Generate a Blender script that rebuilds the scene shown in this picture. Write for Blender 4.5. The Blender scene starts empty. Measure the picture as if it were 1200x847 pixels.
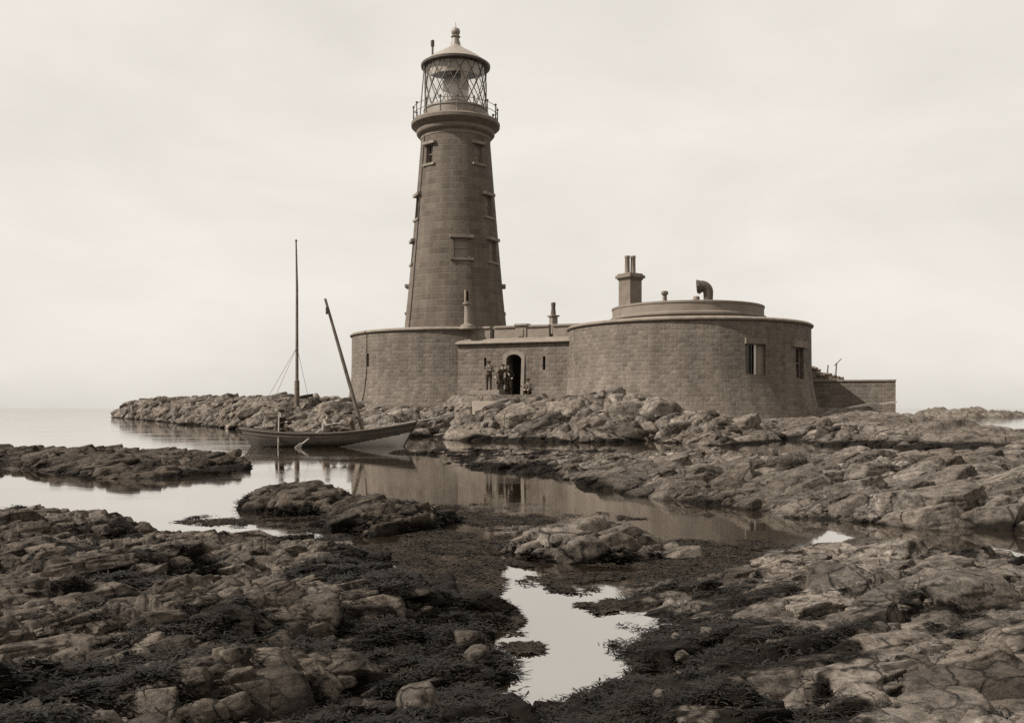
import bpy, bmesh, math, random
import numpy as np
from mathutils import Vector, Matrix
random.seed(7); rng = np.random.default_rng(11)
SC = bpy.context.scene; COL = SC.collection
PI = math.pi; R = math.radians
F, HZ, CH = 1100.0, 478.0, 1.5          # focal length in photo pixels, horizon row, eye height over the water
def P(px, py, Y): return Vector(((px-600)/F*Y, Y, CH+(HZ-py)/F*Y))
def W(px, py):                            # photo pixel lying on the water
    Y = CH*F/(py-HZ); return ((px-600)/F*Y, Y)

# ------------------------------------------------------------------ materials
def sep(g, k=None):                       # one print tone: darks are browner than lights
    s = max(0.0, min(1.0, 1-(g/0.5)**0.5)) if k is None else k
    return (g*(1.06+0.22*s), g*(0.98-0.08*s), g*(0.90-0.33*s), 1)
def newmat(name, rough=0.85, spec=0.3):
    m = bpy.data.materials.new(name); m.use_nodes = True
    b = m.node_tree.nodes['Principled BSDF']
    b.inputs['Roughness'].default_value = rough
    b.inputs['Specular IOR Level'].default_value = spec
    return m, m.node_tree, b
def N(nt, t, **kw):
    n = nt.nodes.new(t)
    for k, v in kw.items():
        if k.startswith('i_'): n.inputs[k[2:].replace('_', ' ')].default_value = v
        else: setattr(n, k, v)
    return n
def ramp(nt, src, stops):
    r = nt.nodes.new('ShaderNodeValToRGB'); e = r.color_ramp.elements
    while len(e) < len(stops): e.new(0.5)
    for x, (p, c) in zip(e, stops):
        x.position = p; x.color = c if not isinstance(c, (int, float)) else (c, c, c, 1)
    nt.links.new(src, r.inputs[0]); return r.outputs[0]
def mix(nt, fac, a, b, mode='MIX'):
    n = nt.nodes.new('ShaderNodeMix'); n.data_type = 'RGBA'; n.blend_type = mode
    for s, v in ((n.inputs[0], fac), (n.inputs[6], a), (n.inputs[7], b)):
        if hasattr(v, 'links'): nt.links.new(v, s)
        else: s.default_value = v
    return n.outputs[2]
def bump(nt, h, strength, dist, nrm=None):
    b = N(nt, 'ShaderNodeBump'); b.inputs['Strength'].default_value = strength; b.inputs['Distance'].default_value = dist
    nt.links.new(h, b.inputs['Height'])
    if nrm: nt.links.new(nrm, b.inputs['Normal'])
    return b.outputs[0]
def noise(nt, vec, scale, detail=6, rough=0.6, dist=0.0):
    n = N(nt, 'ShaderNodeTexNoise'); n.inputs['Scale'].default_value = scale; n.inputs['Detail'].default_value = detail
    n.inputs['Roughness'].default_value = rough; n.inputs['Distortion'].default_value = dist
    nt.links.new(vec, n.inputs['Vector']); return n.outputs[0]
def simple(name, g, rough=0.8, spec=0.3, vary=0.25, scale=6.0, bmp=0.01, metallic=0):
    m, nt, b = newmat(name, rough, spec)
    geo = N(nt, 'ShaderNodeNewGeometry').outputs['Position']
    n = noise(nt, geo, scale, 5)
    c = ramp(nt, n, [(0.3, sep(g*(1-vary))), (0.7, sep(g*(1+vary)))])
    nt.links.new(c, b.inputs['Base Color']); b.inputs['Metallic'].default_value = metallic
    if bmp: nt.links.new(bump(nt, noise(nt, geo, scale*4, 4), 0.5, bmp), b.inputs['Normal'])
    return m
def masonry(name, g, bw, rh, mortar, gm, dist=0.03, wob=0.03, var=0.35, streak=0.25):
    m, nt, b = newmat(name, 0.9, 0.2)
    uv = N(nt, 'ShaderNodeUVMap').outputs[0]
    geo = N(nt, 'ShaderNodeNewGeometry').outputs['Position']
    wn = N(nt, 'ShaderNodeTexNoise'); wn.inputs['Scale'].default_value = 1.7; wn.inputs['Detail'].default_value = 3
    nt.links.new(geo, wn.inputs['Vector'])
    vm = N(nt, 'ShaderNodeVectorMath', operation='MULTIPLY_ADD')
    nt.links.new(wn.outputs['Color'], vm.inputs[0]); vm.inputs[1].default_value = (wob*2, wob, 0); nt.links.new(uv, vm.inputs[2])
    def brick():
        br = N(nt, 'ShaderNodeTexBrick'); br.offset = 0.5; br.squash = 1
        br.inputs['Scale'].default_value = 1; br.inputs['Brick Width'].default_value = bw; br.inputs['Row Height'].default_value = rh
        br.inputs['Mortar Size'].default_value = mortar; br.inputs['Mortar Smooth'].default_value = 0.4; br.inputs['Bias'].default_value = 0
        nt.links.new(vm.outputs[0], br.inputs['Vector']); return br
    br = brick()
    br.inputs['Color1'].default_value = sep(g*(1-var)); br.inputs['Color2'].default_value = sep(g*(1+var)); br.inputs['Mortar'].default_value = sep(gm)
    c = mix(nt, 0.55, br.outputs['Color'], ramp(nt, noise(nt, geo, 0.45, 6, 0.65), [(0.32, sep(g*0.75)), (0.7, sep(g*1.3))]))
    fine = noise(nt, geo, 7, 6, 0.7)
    c = mix(nt, 0.55, c, ramp(nt, fine, [(0.3, 0.55), (0.7, 1.0)]), 'MULTIPLY')
    # rain streaks: noise stretched down the wall
    mp = N(nt, 'ShaderNodeMapping'); mp.inputs['Scale'].default_value = (1.6, 1.6, 0.12); nt.links.new(geo, mp.inputs[0])
    st = noise(nt, mp.outputs[0], 1.0, 4, 0.6)
    c = mix(nt, streak, c, ramp(nt, st, [(0.4, 0.45), (0.6, 1.0)]), 'MULTIPLY')
    nt.links.new(c, b.inputs['Base Color'])
    hh = N(nt, 'ShaderNodeMath', operation='MULTIPLY_ADD'); inv = N(nt, 'ShaderNodeMath', operation='SUBTRACT'); inv.inputs[0].default_value = 1
    nt.links.new(br.outputs['Fac'], inv.inputs[1]); nt.links.new(noise(nt, geo, 4.5, 6, 0.75), hh.inputs[0])
    hh.inputs[1].default_value = 0.9; nt.links.new(inv.outputs[0], hh.inputs[2])
    nt.links.new(bump(nt, hh.outputs[0], 0.8, dist), b.inputs['Normal'])
    return m
def rockmat(name, lo, hi, fine=14.0, big=0.8, pale=0.25, bd=0.02, veg=0.008):
    m, nt, b = newmat(name, 0.88, 0.12)
    geo = N(nt, 'ShaderNodeNewGeometry').outputs['Position']
    c = ramp(nt, noise(nt, geo, big, 8, 0.65, 0.4), [(0.3, sep(lo)), (0.5, sep((lo+hi)/2)), (0.72, sep(hi))])
    f = noise(nt, geo, fine, 8, 0.75)
    c = mix(nt, 0.85, c, ramp(nt, f, [(0.36, 0.12), (0.55, 0.85), (0.7, 1.3)]), 'MULTIPLY')
    vo = N(nt, 'ShaderNodeTexVoronoi', feature='DISTANCE_TO_EDGE'); vo.inputs['Scale'].default_value = fine*0.28
    wv_ = N(nt, 'ShaderNodeTexNoise'); wv_.inputs['Scale'].default_value = fine*0.5; nt.links.new(geo, wv_.inputs['Vector'])
    va = N(nt, 'ShaderNodeVectorMath', operation='MULTIPLY_ADD'); nt.links.new(wv_.outputs['Color'], va.inputs[0]); va.inputs[1].default_value = (1.6/fine,)*3; nt.links.new(geo, va.inputs[2]); nt.links.new(va.outputs[0], vo.inputs['Vector'])
    ck = ramp(nt, vo.outputs['Distance'], [(0.0, 0.08), (0.04, 1.0)])
    ckm = ramp(nt, noise(nt, geo, fine*0.12, 4), [(0.42, 0), (0.56, 1)])
    c = mix(nt, ckm, c, mix(nt, 1.0, c, ck, 'MULTIPLY'))
    # pale lichen and barnacle crust in patches
    pm = ramp(nt, noise(nt, geo, big*2.3, 9, 0.8), [(0.56, 0), (0.68, 1)])
    pf = mix(nt, 1.0, pm, ramp(nt, noise(nt, geo, fine*2.2, 3, 0.8), [(0.5, 0), (0.6, 1)]), 'MULTIPLY')
    c = mix(nt, pf, c, sep(pale+hi*0.5))
    tn = N(nt, 'ShaderNodeAttribute', attribute_name='tone')
    c = mix(nt, 1.0, c, ramp(nt, tn.outputs['Fac'], [(0.0, 0.5), (1.0, 1.3)]), 'MULTIPLY')
    at = N(nt, 'ShaderNodeAttribute', attribute_name='weed')
    w = ramp(nt, at.outputs['Fac'], [(0.35, 0), (0.65, 1)])
    wc = ramp(nt, noise(nt, geo, fine*1.5, 4, 0.7), [(0.35, sep(veg*0.5)), (0.7, sep(veg*1.8))])
    c = mix(nt, w, c, wc)
    nt.links.new(c, b.inputs['Base Color'])
    n1 = bump(nt, noise(nt, geo, fine*0.5, 8, 0.78), 1.0, bd*3.2)
    n2 = bump(nt, noise(nt, geo, fine*3, 5, 0.8), 1.0, bd*0.7, n1)
    nt.links.new(n2, b.inputs['Normal'])
    return m
M = {}
M['brick']  = masonry('fort_stone', 0.145, 0.44, 0.235, 0.028, 0.23, 0.10, 0.06, 0.5, 0.4)
M['ashlar'] = masonry('tower_ashlar', 0.11, 1.0, 0.44, 0.028, 0.24, 0.05, 0.03, 0.4, 0.35)
M['trim']   = simple('dressed_stone', 0.155, vary=0.25, scale=2.5, bmp=0.01)
M['trimdk'] = simple('weathered_stone', 0.15, vary=0.25, scale=2.5, bmp=0.01)
M['cornice']= simple('cornice_stone', 0.12, vary=0.2, scale=2, bmp=0.01)
M['render'] = simple('smooth_render', 0.145, vary=0.15, scale=1.5, bmp=0.005)
M['iron']   = simple('dark_ironwork', 0.05, 0.55, 0.4, bmp=0)
M['ironlt'] = simple('grey_ironwork', 0.16, 0.5, 0.4, bmp=0)
M['copper'] = simple('roof_metal', 0.2, 0.45, 0.5, vary=0.15, scale=1.5, bmp=0)
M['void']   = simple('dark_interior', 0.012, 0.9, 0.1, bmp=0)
M['pane']   = simple('dark_pane', 0.02, 0.15, 0.5, bmp=0)
M['blind']  = simple('shuttered_pane', 0.15, 0.6, 0.3, bmp=0)
M['timber'] = simple('weathered_timber', 0.10, 0.8, 0.2, vary=0.4, scale=5)
M['timberlt']= simple('pale_timber', 0.32, 0.75, 0.2, vary=0.3, scale=5)
M['tar']    = simple('tarred_planks', 0.028, 0.6, 0.35, vary=0.35, scale=5, bmp=0.004)
M['hullmid']= simple('painted_strake', 0.06, 0.6, 0.35, vary=0.25, scale=5, bmp=0.003)
M['hulllt'] = simple('pale_bottom_paint', 0.5, 0.6, 0.3, vary=0.12, scale=2, bmp=0)
M['rope']   = simple('hemp_rope', 0.12, 0.9, 0.1, bmp=0)
M['skin']   = simple('skin', 0.30, 0.6, 0.3, vary=0.08, bmp=0)
M['navy']   = simple('dark_wool', 0.028, 0.95, 0.1, vary=0.3, scale=9, bmp=0)
M['serge']  = simple('grey_serge', 0.075, 0.95, 0.1, vary=0.3, scale=9, bmp=0)
M['shirt']  = simple('pale_shirt', 0.2, 0.95, 0.1, vary=0.2, scale=9, bmp=0)
M['curtain']= simple('lantern_blind', 0.3, 0.9, 0.1, vary=0.1, bmp=0)
M['rock_far'] = rockmat('island_rock', 0.075, 0.27, 3.0, 0.25, 0.28, 0.05)
M['rock_mid'] = rockmat('reef_rock', 0.07, 0.27, 7.0, 0.5, 0.28, 0.03)
M['rock_dark']= rockmat('weedy_rock', 0.06, 0.13, 9.0, 0.7, 0.08, 0.03)
M['rock_left']= rockmat('shore_rock_dark', 0.05, 0.22, 14.0, 0.9, 0.2, 0.016)
M['rock_right']= rockmat('shore_rock', 0.06, 0.27, 14.0, 0.9, 0.28, 0.014)
M['weed'] = simple('bladder_wrack', 0.008, 0.5, 0.14, vary=0.85, scale=5, bmp=0)
M['weedfl'] = simple('floating_wrack', 0.018, 0.75, 0.12, vary=0.75, scale=4, bmp=0)
# lantern glass: clear, with a thin reflection
m, nt, b = newmat('lantern_glass', 0.05, 0.5); nt.nodes.remove(b)
o = nt.nodes['Material Output']; tr = N(nt, 'ShaderNodeBsdfTransparent'); tr.inputs[0].default_value = (0.93, 0.92, 0.9, 1)
gl = N(nt, 'ShaderNodeBsdfGlossy'); gl.inputs['Roughness'].default_value = 0.08
lw = N(nt, 'ShaderNodeLayerWeight'); lw.inputs[0].default_value = 0.12
mx = N(nt, 'ShaderNodeMixShader'); nt.links.new(lw.outputs[1], mx.inputs[0]); nt.links.new(tr.outputs[0], mx.inputs[1]); nt.links.new(gl.outputs[0], mx.inputs[2])
nt.links.new(mx.outputs[0], o.inputs[0]); M['glass'] = m
m, nt, b = newmat('lens_glass', 0.12, 0.8); b.inputs['Base Color'].default_value = sep(0.55); M['lens'] = m
# sea water
m, nt, b = newmat('sea_water', 0.03, 0.5); b.inputs['IOR'].default_value = 1.9; b.inputs['Base Color'].default_value = sep(0.02)
wg = N(nt, 'ShaderNodeBsdfGlossy'); wg.inputs['Color'].default_value = (0.95, 0.93, 0.89, 1); wg.inputs['Roughness'].default_value = 0.03; wm = N(nt, 'ShaderNodeMixShader'); wm.inputs[0].default_value = 0.45
nt.links.new(b.outputs[0], wm.inputs[1]); nt.links.new(wg.outputs[0], wm.inputs[2]); nt.links.new(wm.outputs[0], nt.nodes['Material Output'].inputs[0])
geo = N(nt, 'ShaderNodeNewGeometry').outputs['Position']
mp = N(nt, 'ShaderNodeMapping'); mp.inputs['Scale'].default_value = (0.5, 1.3, 1); nt.links.new(geo, mp.inputs[0])
nb = bump(nt, noise(nt, mp.outputs[0], 2.2, 4, 0.55), 0.10, 0.012)
nt.links.new(nb, b.inputs['Normal']); nt.links.new(nb, wg.inputs['Normal'])
rr = ramp(nt, noise(nt, mp.outputs[0], 0.25, 3), [(0.4, 0.02), (0.65, 0.10)]); nt.links.new(rr, b.inputs['Roughness']); nt.links.new(rr, wg.inputs['Roughness'])
M['water'] = m

# ------------------------------------------------------------------ mesh helpers
class MB:
    def __init__(s): s.v = []; s.f = []; s.m = []; s.uv = {}
    def add(s, vs, fs, mi=0, uvs=None):
        o = len(s.v); s.v += [Vector(v) for v in vs]
        for i, f in enumerate(fs):
            if uvs: s.uv[len(s.f)] = uvs[i]
            s.f.append([o+k for k in f]); s.m.append(mi)
        return s
    def box(s, c, sz, rz=0, mi=0, mat=None):
        hx, hy, hz = sz[0]/2, sz[1]/2, sz[2]/2
        mt = mat or (Matrix.Translation(c) @ Matrix.Rotation(rz, 4, 'Z'))
        vs = [mt @ Vector((x*hx, y*hy, z*hz)) for z in (-1, 1) for x, y in ((-1,-1),(1,-1),(1,1),(-1,1))]
        return s.add(vs, [(3,2,1,0),(4,5,6,7),(0,1,5,4),(1,2,6,5),(2,3,7,6),(3,0,4,7)], mi)
    def tube(s, p0, p1, r0, r1=None, n=10, mi=0):
        p0, p1 = Vector(p0), Vector(p1); r1 = r0 if r1 is None else r1
        d = (p1-p0).normalized(); a = d.orthogonal().normalized(); c = d.cross(a)
        vs = []
        for p, r in ((p0, r0), (p1, r1)):
            for i in range(n):
                t = 2*PI*i/n; vs.append(p+(a*math.cos(t)+c*math.sin(t))*r)
        fs = [(i, (i+1) % n, n+(i+1) % n, n+i) for i in range(n)] + [tuple(range(n))[::-1], tuple(range(n, 2*n))]
        return s.add(vs, fs, mi)
    def path(s, pts, rs, n=8, mi=0):
        pts = [Vector(p) for p in pts]; vs = []; u = None; m_ = len(pts)
        for i, p in enumerate(pts):
            d = (pts[min(i+1, m_-1)]-pts[max(i-1, 0)]).normalized()
            u = d.orthogonal().normalized() if u is None else (u-d*u.dot(d)).normalized()
            c = d.cross(u)
            for k in range(n):
                t = 2*PI*k/n; vs.append(p+(u*math.cos(t)+c*math.sin(t))*rs[i])
        fs = [(j*n+i, j*n+(i+1) % n, (j+1)*n+(i+1) % n, (j+1)*n+i) for j in range(m_-1) for i in range(n)]
        return s.add(vs, fs+[tuple(range(n))[::-1], tuple(range((m_-1)*n, m_*n))], mi)
    def lathe(s, prof, c, n=96, mi=0, cap=True, a0=0.0, a1=2*PI):
        full = abs(a1-a0-2*PI) < 1e-6; k = n if full else n+1
        vs = []
        for r, z in prof:
            for i in range(k):
                t = a0+(a1-a0)*i/n; vs.append((c[0]+r*math.sin(t), c[1]-r*math.cos(t), c[2]+z))
        fs, uv = [], []; acc = 0
        rm = max(r for r, z in prof)
        for j in range(len(prof)-1):
            dl = math.hypot(prof[j+1][0]-prof[j][0], prof[j+1][1]-prof[j][1])
            for i in range(n):
                q = (i+1) % k
                fs.append((j*k+i, j*k+q, (j+1)*k+q, (j+1)*k+i))
                u0, u1 = (a0+(a1-a0)*i/n)*rm, (a0+(a1-a0)*(i+1)/n)*rm
                z0, z1 = prof[j][1]+c[2], prof[j+1][1]+c[2]
                uv.append(((u0, z0), (u1, z0), (u1, z1), (u0, z1)))
        s.add(vs, fs, mi, uv)
        if cap and full:
            o = len(s.v)-len(vs); m_ = len(prof)-1
            if prof[0][0] > 1e-4: s.f.append([o+i for i in range(k)][::-1]); s.m.append(mi)
            if prof[m_][0] > 1e-4: s.f.append([o+m_*k+i for i in range(k)]); s.m.append(mi)
        return s
    def ball(s, c, r, n=12, sz=1.0, mi=0):
        return s.lathe([(max(1e-5, r*math.sin(PI*j/8)), -r*sz*math.cos(PI*j/8)) for j in range(9)], c, n, mi, False)
    def build(s, name, mats, parent=None, smooth=40, bevel=0):
        me = bpy.data.meshes.new(name); off = wloc(parent)
        me.from_pydata([v-off for v in s.v], [], s.f)
        for mm in (mats if isinstance(mats, (list, tuple)) else [mats]): me.materials.append(mm)
        me.polygons.foreach_set('material_index', s.m)
        if s.uv:
            ul = me.uv_layers.new(name='UVMap')
            for pi, p in enumerate(me.polygons):
                u = s.uv.get(pi)
                if u:
                    for li, c in zip(p.loop_indices, u): ul.data[li].uv = c
        bm = bmesh.new(); bm.from_mesh(me); bmesh.ops.remove_doubles(bm, verts=bm.verts, dist=1e-5)
        bmesh.ops.recalc_face_normals(bm, faces=bm.faces)
        bm.to_mesh(me); bm.free()
        if smooth:
            me.polygons.foreach_set('use_smooth', [True]*len(me.polygons)); me.set_sharp_from_angle(angle=R(smooth))
        o = bpy.data.objects.new(name, me); COL.objects.link(o)
        if parent: o.parent = parent
        if bevel:
            bv = o.modifiers.new('bevel', 'BEVEL'); bv.width = bevel; bv.segments = 2; bv.limit_method = 'ANGLE'
        return o
def wloc(p):
    v = Vector((0, 0, 0))
    while p: v = v+p.location; p = p.parent
    return v
def tag(o, label=None, cat=None, group=None, kind=None):
    for k, v in (('label', label), ('category', cat), ('group', group), ('kind', kind)):
        if v: o[k] = v
    return o
def thing(name, loc, label, cat, group=None):
    o = bpy.data.objects.new(name, None); o.empty_display_size = 0.3; COL.objects.link(o); o.location = loc
    return tag(o, label, cat, group)
def cut(o, boxes):
    """carve real recesses out of a solid, then forget the cutters"""
    mb = MB()
    for mt, sz in boxes: mb.box((0,0,0), sz, mat=mt)
    c = mb.build('cutter', M['void'], None, 0)
    md = o.modifiers.new('cut', 'BOOLEAN'); md.operation = 'DIFFERENCE'; md.object = c; md.solver = 'EXACT'
    dg = bpy.context.evaluated_depsgraph_get(); dg.update()
    me = bpy.data.meshes.new_from_object(o.evaluated_get(dg), preserve_all_data_layers=True, depsgraph=dg)
    o.modifiers.clear(); o.data = me
    bpy.data.objects.remove(c, do_unlink=True)
    me.set_sharp_from_angle(angle=R(35))
def face_mat(c, phi):                       # local x along the wall, y outward(-) , z up; at angle phi from the camera side
    return Matrix.Translation(c) @ Matrix.Rotation(phi, 4, 'Z')

# ------------------------------------------------------------------ noise for the rocks
TAB = [rng.random((256, 256)) for _ in range(40)]
def vn(x, y, s):
    xi = np.floor(x).astype(np.int64); yi = np.floor(y).astype(np.int64); fx = x-xi; fy = y-yi
    fx = fx*fx*fx*(fx*(fx*6-15)+10); fy = fy*fy*fy*(fy*(fy*6-15)+10); T = TAB[s % 40]
    a = T[xi & 255, yi & 255]; b = T[(xi+1) & 255, yi & 255]; c = T[xi & 255, (yi+1) & 255]; d = T[(xi+1) & 255, (yi+1) & 255]
    return (a*(1-fx)+b*fx)*(1-fy)+(c*(1-fx)+d*fx)*fy
def fbm(x, y, s, o=5, g=0.5):
    t = 0; a = 1; n = 0
    for i in range(o):
        t = t+a*(vn(x*2**i+17.3*i, y*2**i+5.1*i, s+i)-0.5); n += a; a *= g
    return t/n*2
def vor(x, y, s):
    xi = np.floor(x).astype(np.int64); yi = np.floor(y).astype(np.int64)
    A, B, C = TAB[s % 40], TAB[(s+1) % 40], TAB[(s+2) % 40]; D = TAB[(s+3) % 40]; E = TAB[(s+4) % 40]
    f1 = np.full(x.shape, 9.0); f2 = f1.copy(); r = np.zeros_like(x); r2 = r.copy(); r3 = r.copy(); dx = r.copy(); dy = r.copy()
    for i in (-1, 0, 1):
        for j in (-1, 0, 1):
            a = (xi+i) & 255; b = (yi+j) & 255
            ux = x-(xi+i+0.1+0.8*A[a, b]); uy = y-(yi+j+0.1+0.8*B[a, b]); d = np.sqrt(ux*ux+uy*uy)
            k = d < f1
            f2 = np.where(k, f1, np.minimum(f2, d)); f1 = np.where(k, d, f1)
            r = np.where(k, C[a, b], r); r2 = np.where(k, D[a, b], r2); r3 = np.where(k, E[a, b], r3); dx = np.where(k, ux, dx); dy = np.where(k, uy, dy)
    return f1, f2, r, r2, r3, dx, dy
def sstep(a, b, x):
    t = np.clip((x-a)/(b-a), 0, 1); return t*t*(3-2*t)
def slopelim(h, X, Y, sl):
    """no face steeper than sl: average of carving and filling with cones"""
    lo = h.copy(); hi = h.copy(); dy = (Y[1:]-Y[:-1])*sl; dx = (X[:, 1:]-X[:, :-1])*sl; n, m = h.shape
    for i in range(1, n): lo[i] = np.minimum(lo[i], lo[i-1]+dy[i-1]); hi[i] = np.maximum(hi[i], hi[i-1]-dy[i-1])
    for i in range(n-2, -1, -1): lo[i] = np.minimum(lo[i], lo[i+1]+dy[i]); hi[i] = np.maximum(hi[i], hi[i+1]-dy[i])
    for j in range(1, m): lo[:, j] = np.minimum(lo[:, j], lo[:, j-1]+dx[:, j-1]); hi[:, j] = np.maximum(hi[:, j], hi[:, j-1]-dx[:, j-1])
    for j in range(m-2, -1, -1): lo[:, j] = np.minimum(lo[:, j], lo[:, j+1]+dx[:, j]); hi[:, j] = np.maximum(hi[:, j], hi[:, j+1]-dx[:, j])
    return 0.5*(lo+hi)
def cells(x, y, sc, amp, strike, s, levels, crack, dip, asp, res):
    h = np.zeros_like(x)
    for l in levels:
        k = sc*0.42**l; a = amp*0.48**l; ca, sa = math.cos(strike+0.5*l), math.sin(strike+0.5*l)
        wx = x+k*0.45*fbm(x/k*0.7, y/k*0.7, s, 3); wy = y+k*0.45*fbm(x/k*0.7+9, y/k*0.7+4, s+3, 3)
        f1, f2, r, r2, r3, dx, dy = vor((wx*ca+wy*sa)/(k*asp**0.5)+l*31.7, (-wx*sa+wy*ca)/(k/asp**0.5)+l*12.9, s+5*l)
        e = f2-f1; cw = np.maximum(0.022, 1.1*res/k); soft = 0.55+0.45*sstep(0.0, 1.0, e/np.maximum(0.14, 3*cw))
        h += a*soft*((r-0.5)*1.0+(dip*0.9+(r2-0.5)*1.0)*dx+(-0.3*dip+(r3-0.5)*1.0)*dy)
        h -= a*crack*(0.5*np.exp(-e/cw)*np.minimum(1, 0.03/cw)**0.5+0.15*np.exp(-e/np.maximum(0.09, 2*cw)))*np.clip(1.6*r3+0.5*r2-0.35, 0, 1.5)
    return h
class Rock:
    """fractured bedrock: big tilted slabs first, then joints and roughness laid along the slab faces"""
    def __init__(s, sc, amp, strike, seed, crack=1.0, dip=0.8, lev=4, asp=2.0, rough=1.0):
        s.__dict__.update(sc=sc, amp=amp, strike=strike, seed=seed, crack=crack, dip=dip, lev=lev, asp=asp, rough=rough)
    def big(s, x, y, res): return cells(x, y, s.sc, s.amp, s.strike, s.seed, range(0, s.lev), s.crack, s.dip, s.asp, res)+s.amp*0.5*fbm(x/s.sc*0.8, y/s.sc*0.8, s.seed+9, 3)-0.45*s.amp
    def fine(s, x, y, h):
        u, v = x+0.4*h, y+0.9*h
        rg = fbm(u/s.sc*4, v/s.sc*4, s.seed+20, 6, 0.6)
        bed = fbm((u*math.cos(s.strike)+v*math.sin(s.strike))/s.sc*1.5, (-u*math.sin(s.strike)+v*math.cos(s.strike))/s.sc*9, s.seed+14, 4, 0.55)
        return s.rough*s.amp*(0.10*rg+0.09*bed)
def ico(sub):
    bm = bmesh.new(); bmesh.ops.create_icosphere(bm, subdivisions=sub, radius=1)
    v = np.array([x.co[:] for x in bm.verts]); f = np.array([[w_.index for w_ in q.verts] for q in bm.faces]); bm.free(); return v, f
ICO = {k: ico(k) for k in (3, 4, 5)}
def template(sub, rg, p=70.0, noise_amp=0.05):
    """an angular joint-bounded block: flat top, steep sides, knocked-off corners"""
    d, f = ICO[sub]; acc = np.zeros(len(d)); pl = []
    def tl(n, j): n = np.array(n, float)+j*rg.standard_normal(3); return n/np.linalg.norm(n)
    pl.append((tl((0, 0, 1), 0.10), 0.55+0.1*rg.random())); pl.append((tl((0, 0, -1), 0.1), 0.8))
    for n in ((1, 0, 0.05), (-1, 0, 0.1), (0, 1, 0.1), (0, -1, 0.05)): pl.append((tl(n, 0.17), 0.72+0.25*rg.random()))
    for _ in range(rg.integers(4, 9)):
        a = rg.random()*2*PI; pl.append((tl((math.cos(a), math.sin(a), 0.1+1.1*rg.random()), 0.1), 0.62+0.3*rg.random()))
    for n, c in pl: acc += (np.maximum(0, d @ n)/c)**p
    v = d*acc[:, None]**(-1/p)
    sd = int(rg.integers(0, 30)); q = v*3.0
    nz = 0.8*fbm(q[:, 0]+1.3*q[:, 2]+sd, q[:, 1]-0.9*q[:, 2], sd, 6, 0.66)+0.6*fbm(q[:, 0]*0.7+9, q[:, 2]*3.5+q[:, 1]*0.5, sd+5, 5)
    f1, f2, *_r = vor(q[:, 0]*0.55+sd, q[:, 1]*0.8+0.6*q[:, 2], sd+2); nz = nz-1.1*np.exp(-(f2-f1)/0.05)*(_r[0] > 0.35)+0.5*(_r[1]-0.5)
    return v*(1+noise_amp*nz)[:, None], f
TPL = {k: [template(k, np.random.default_rng(100*k+i)) for i in range(14)] for k in (3, 4, 5)}
def blocks(cand, n, smin, smax, strike, dip, sub, space, rg, sink=0.25, flat=0.55, wid=0.62, pw=1.0, ok=None):
    """scatter blocks on candidate surface points; returns verts, faces, tones"""
    order = rg.permutation(len(cand))[:n*14]; got = []; cellz = {}
    L = smin*(smax/smin)**(rg.random(len(order))**pw)
    L = -np.sort(-L) if space > 0 else L
    for i, l in zip(order, L):
        p = cand[i]
        if space > 0:
            g = smax*2; key = (int(p[0]//g), int(p[1]//g)); bad = False
            for a in (-1, 0, 1):
                for b in (-1, 0, 1):
                    for q, ql in cellz.get((key[0]+a, key[1]+b), ()):
                        if abs(q[0]-p[0])+abs(q[1]-p[1]) < space*(l+ql): bad = True; break
                    if bad: break
                if bad: break
            if bad: continue
            cellz.setdefault(key, []).append((p, l))
        got.append((p, l))
        if len(got) >= n: break
    V, Fc, T = [], [], []; o = 0
    for p, l in got:
        tv, tf = TPL[sub][rg.integers(0, 14)]
        sc = np.array([l, l*wid*(0.7+0.6*rg.random()), l*flat*(0.7+0.6*rg.random())])
        m = Matrix.Rotation(strike+0.22*rg.standard_normal()+(PI if rg.random() < 0.5 else 0), 3, 'Z')
        t = Matrix.Rotation(-dip+0.10*rg.standard_normal(), 3, 'Y') @ Matrix.Rotation(0.10*rg.standard_normal(), 3, 'X')
        A_ = np.array(t @ m)
        v = (tv*sc) @ A_.T+p; v[:, 2] -= sink*sc[2]
        V.append(v); Fc.append(tf+o); o += len(v); T.append(np.full(len(v), rg.random()))
    return (np.concatenate(V), np.concatenate(Fc), np.concatenate(T)) if V else None
def sdist(x, y, poly):                      # signed distance, positive inside
    d = np.full(x.shape, 1e9); ins = np.zeros(x.shape, bool); n = len(poly)
    for i in range(n):
        ax, ay = poly[i]; bx, by = poly[(i+1) % n]; ex, ey = bx-ax, by-ay
        t = np.clip(((x-ax)*ex+(y-ay)*ey)/(ex*ex+ey*ey), 0, 1)
        d = np.minimum(d, np.hypot(x-ax-t*ex, y-ay-t*ey))
        c = ((ay > y) != (by > y)) & (x < (bx-ax)*(y-ay)/(by-ay+1e-12)+ax); ins ^= c
    return np.where(ins, d, -d)
def idw(x, y, pts, p=3.0, soft=0.5):
    nu = 0; de = 0
    for px, py, pz in pts:
        w = 1/((x-px)**2+(y-py)**2+soft*soft)**(p/2); nu = nu+w*pz; de = de+w
    return nu/de
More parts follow.
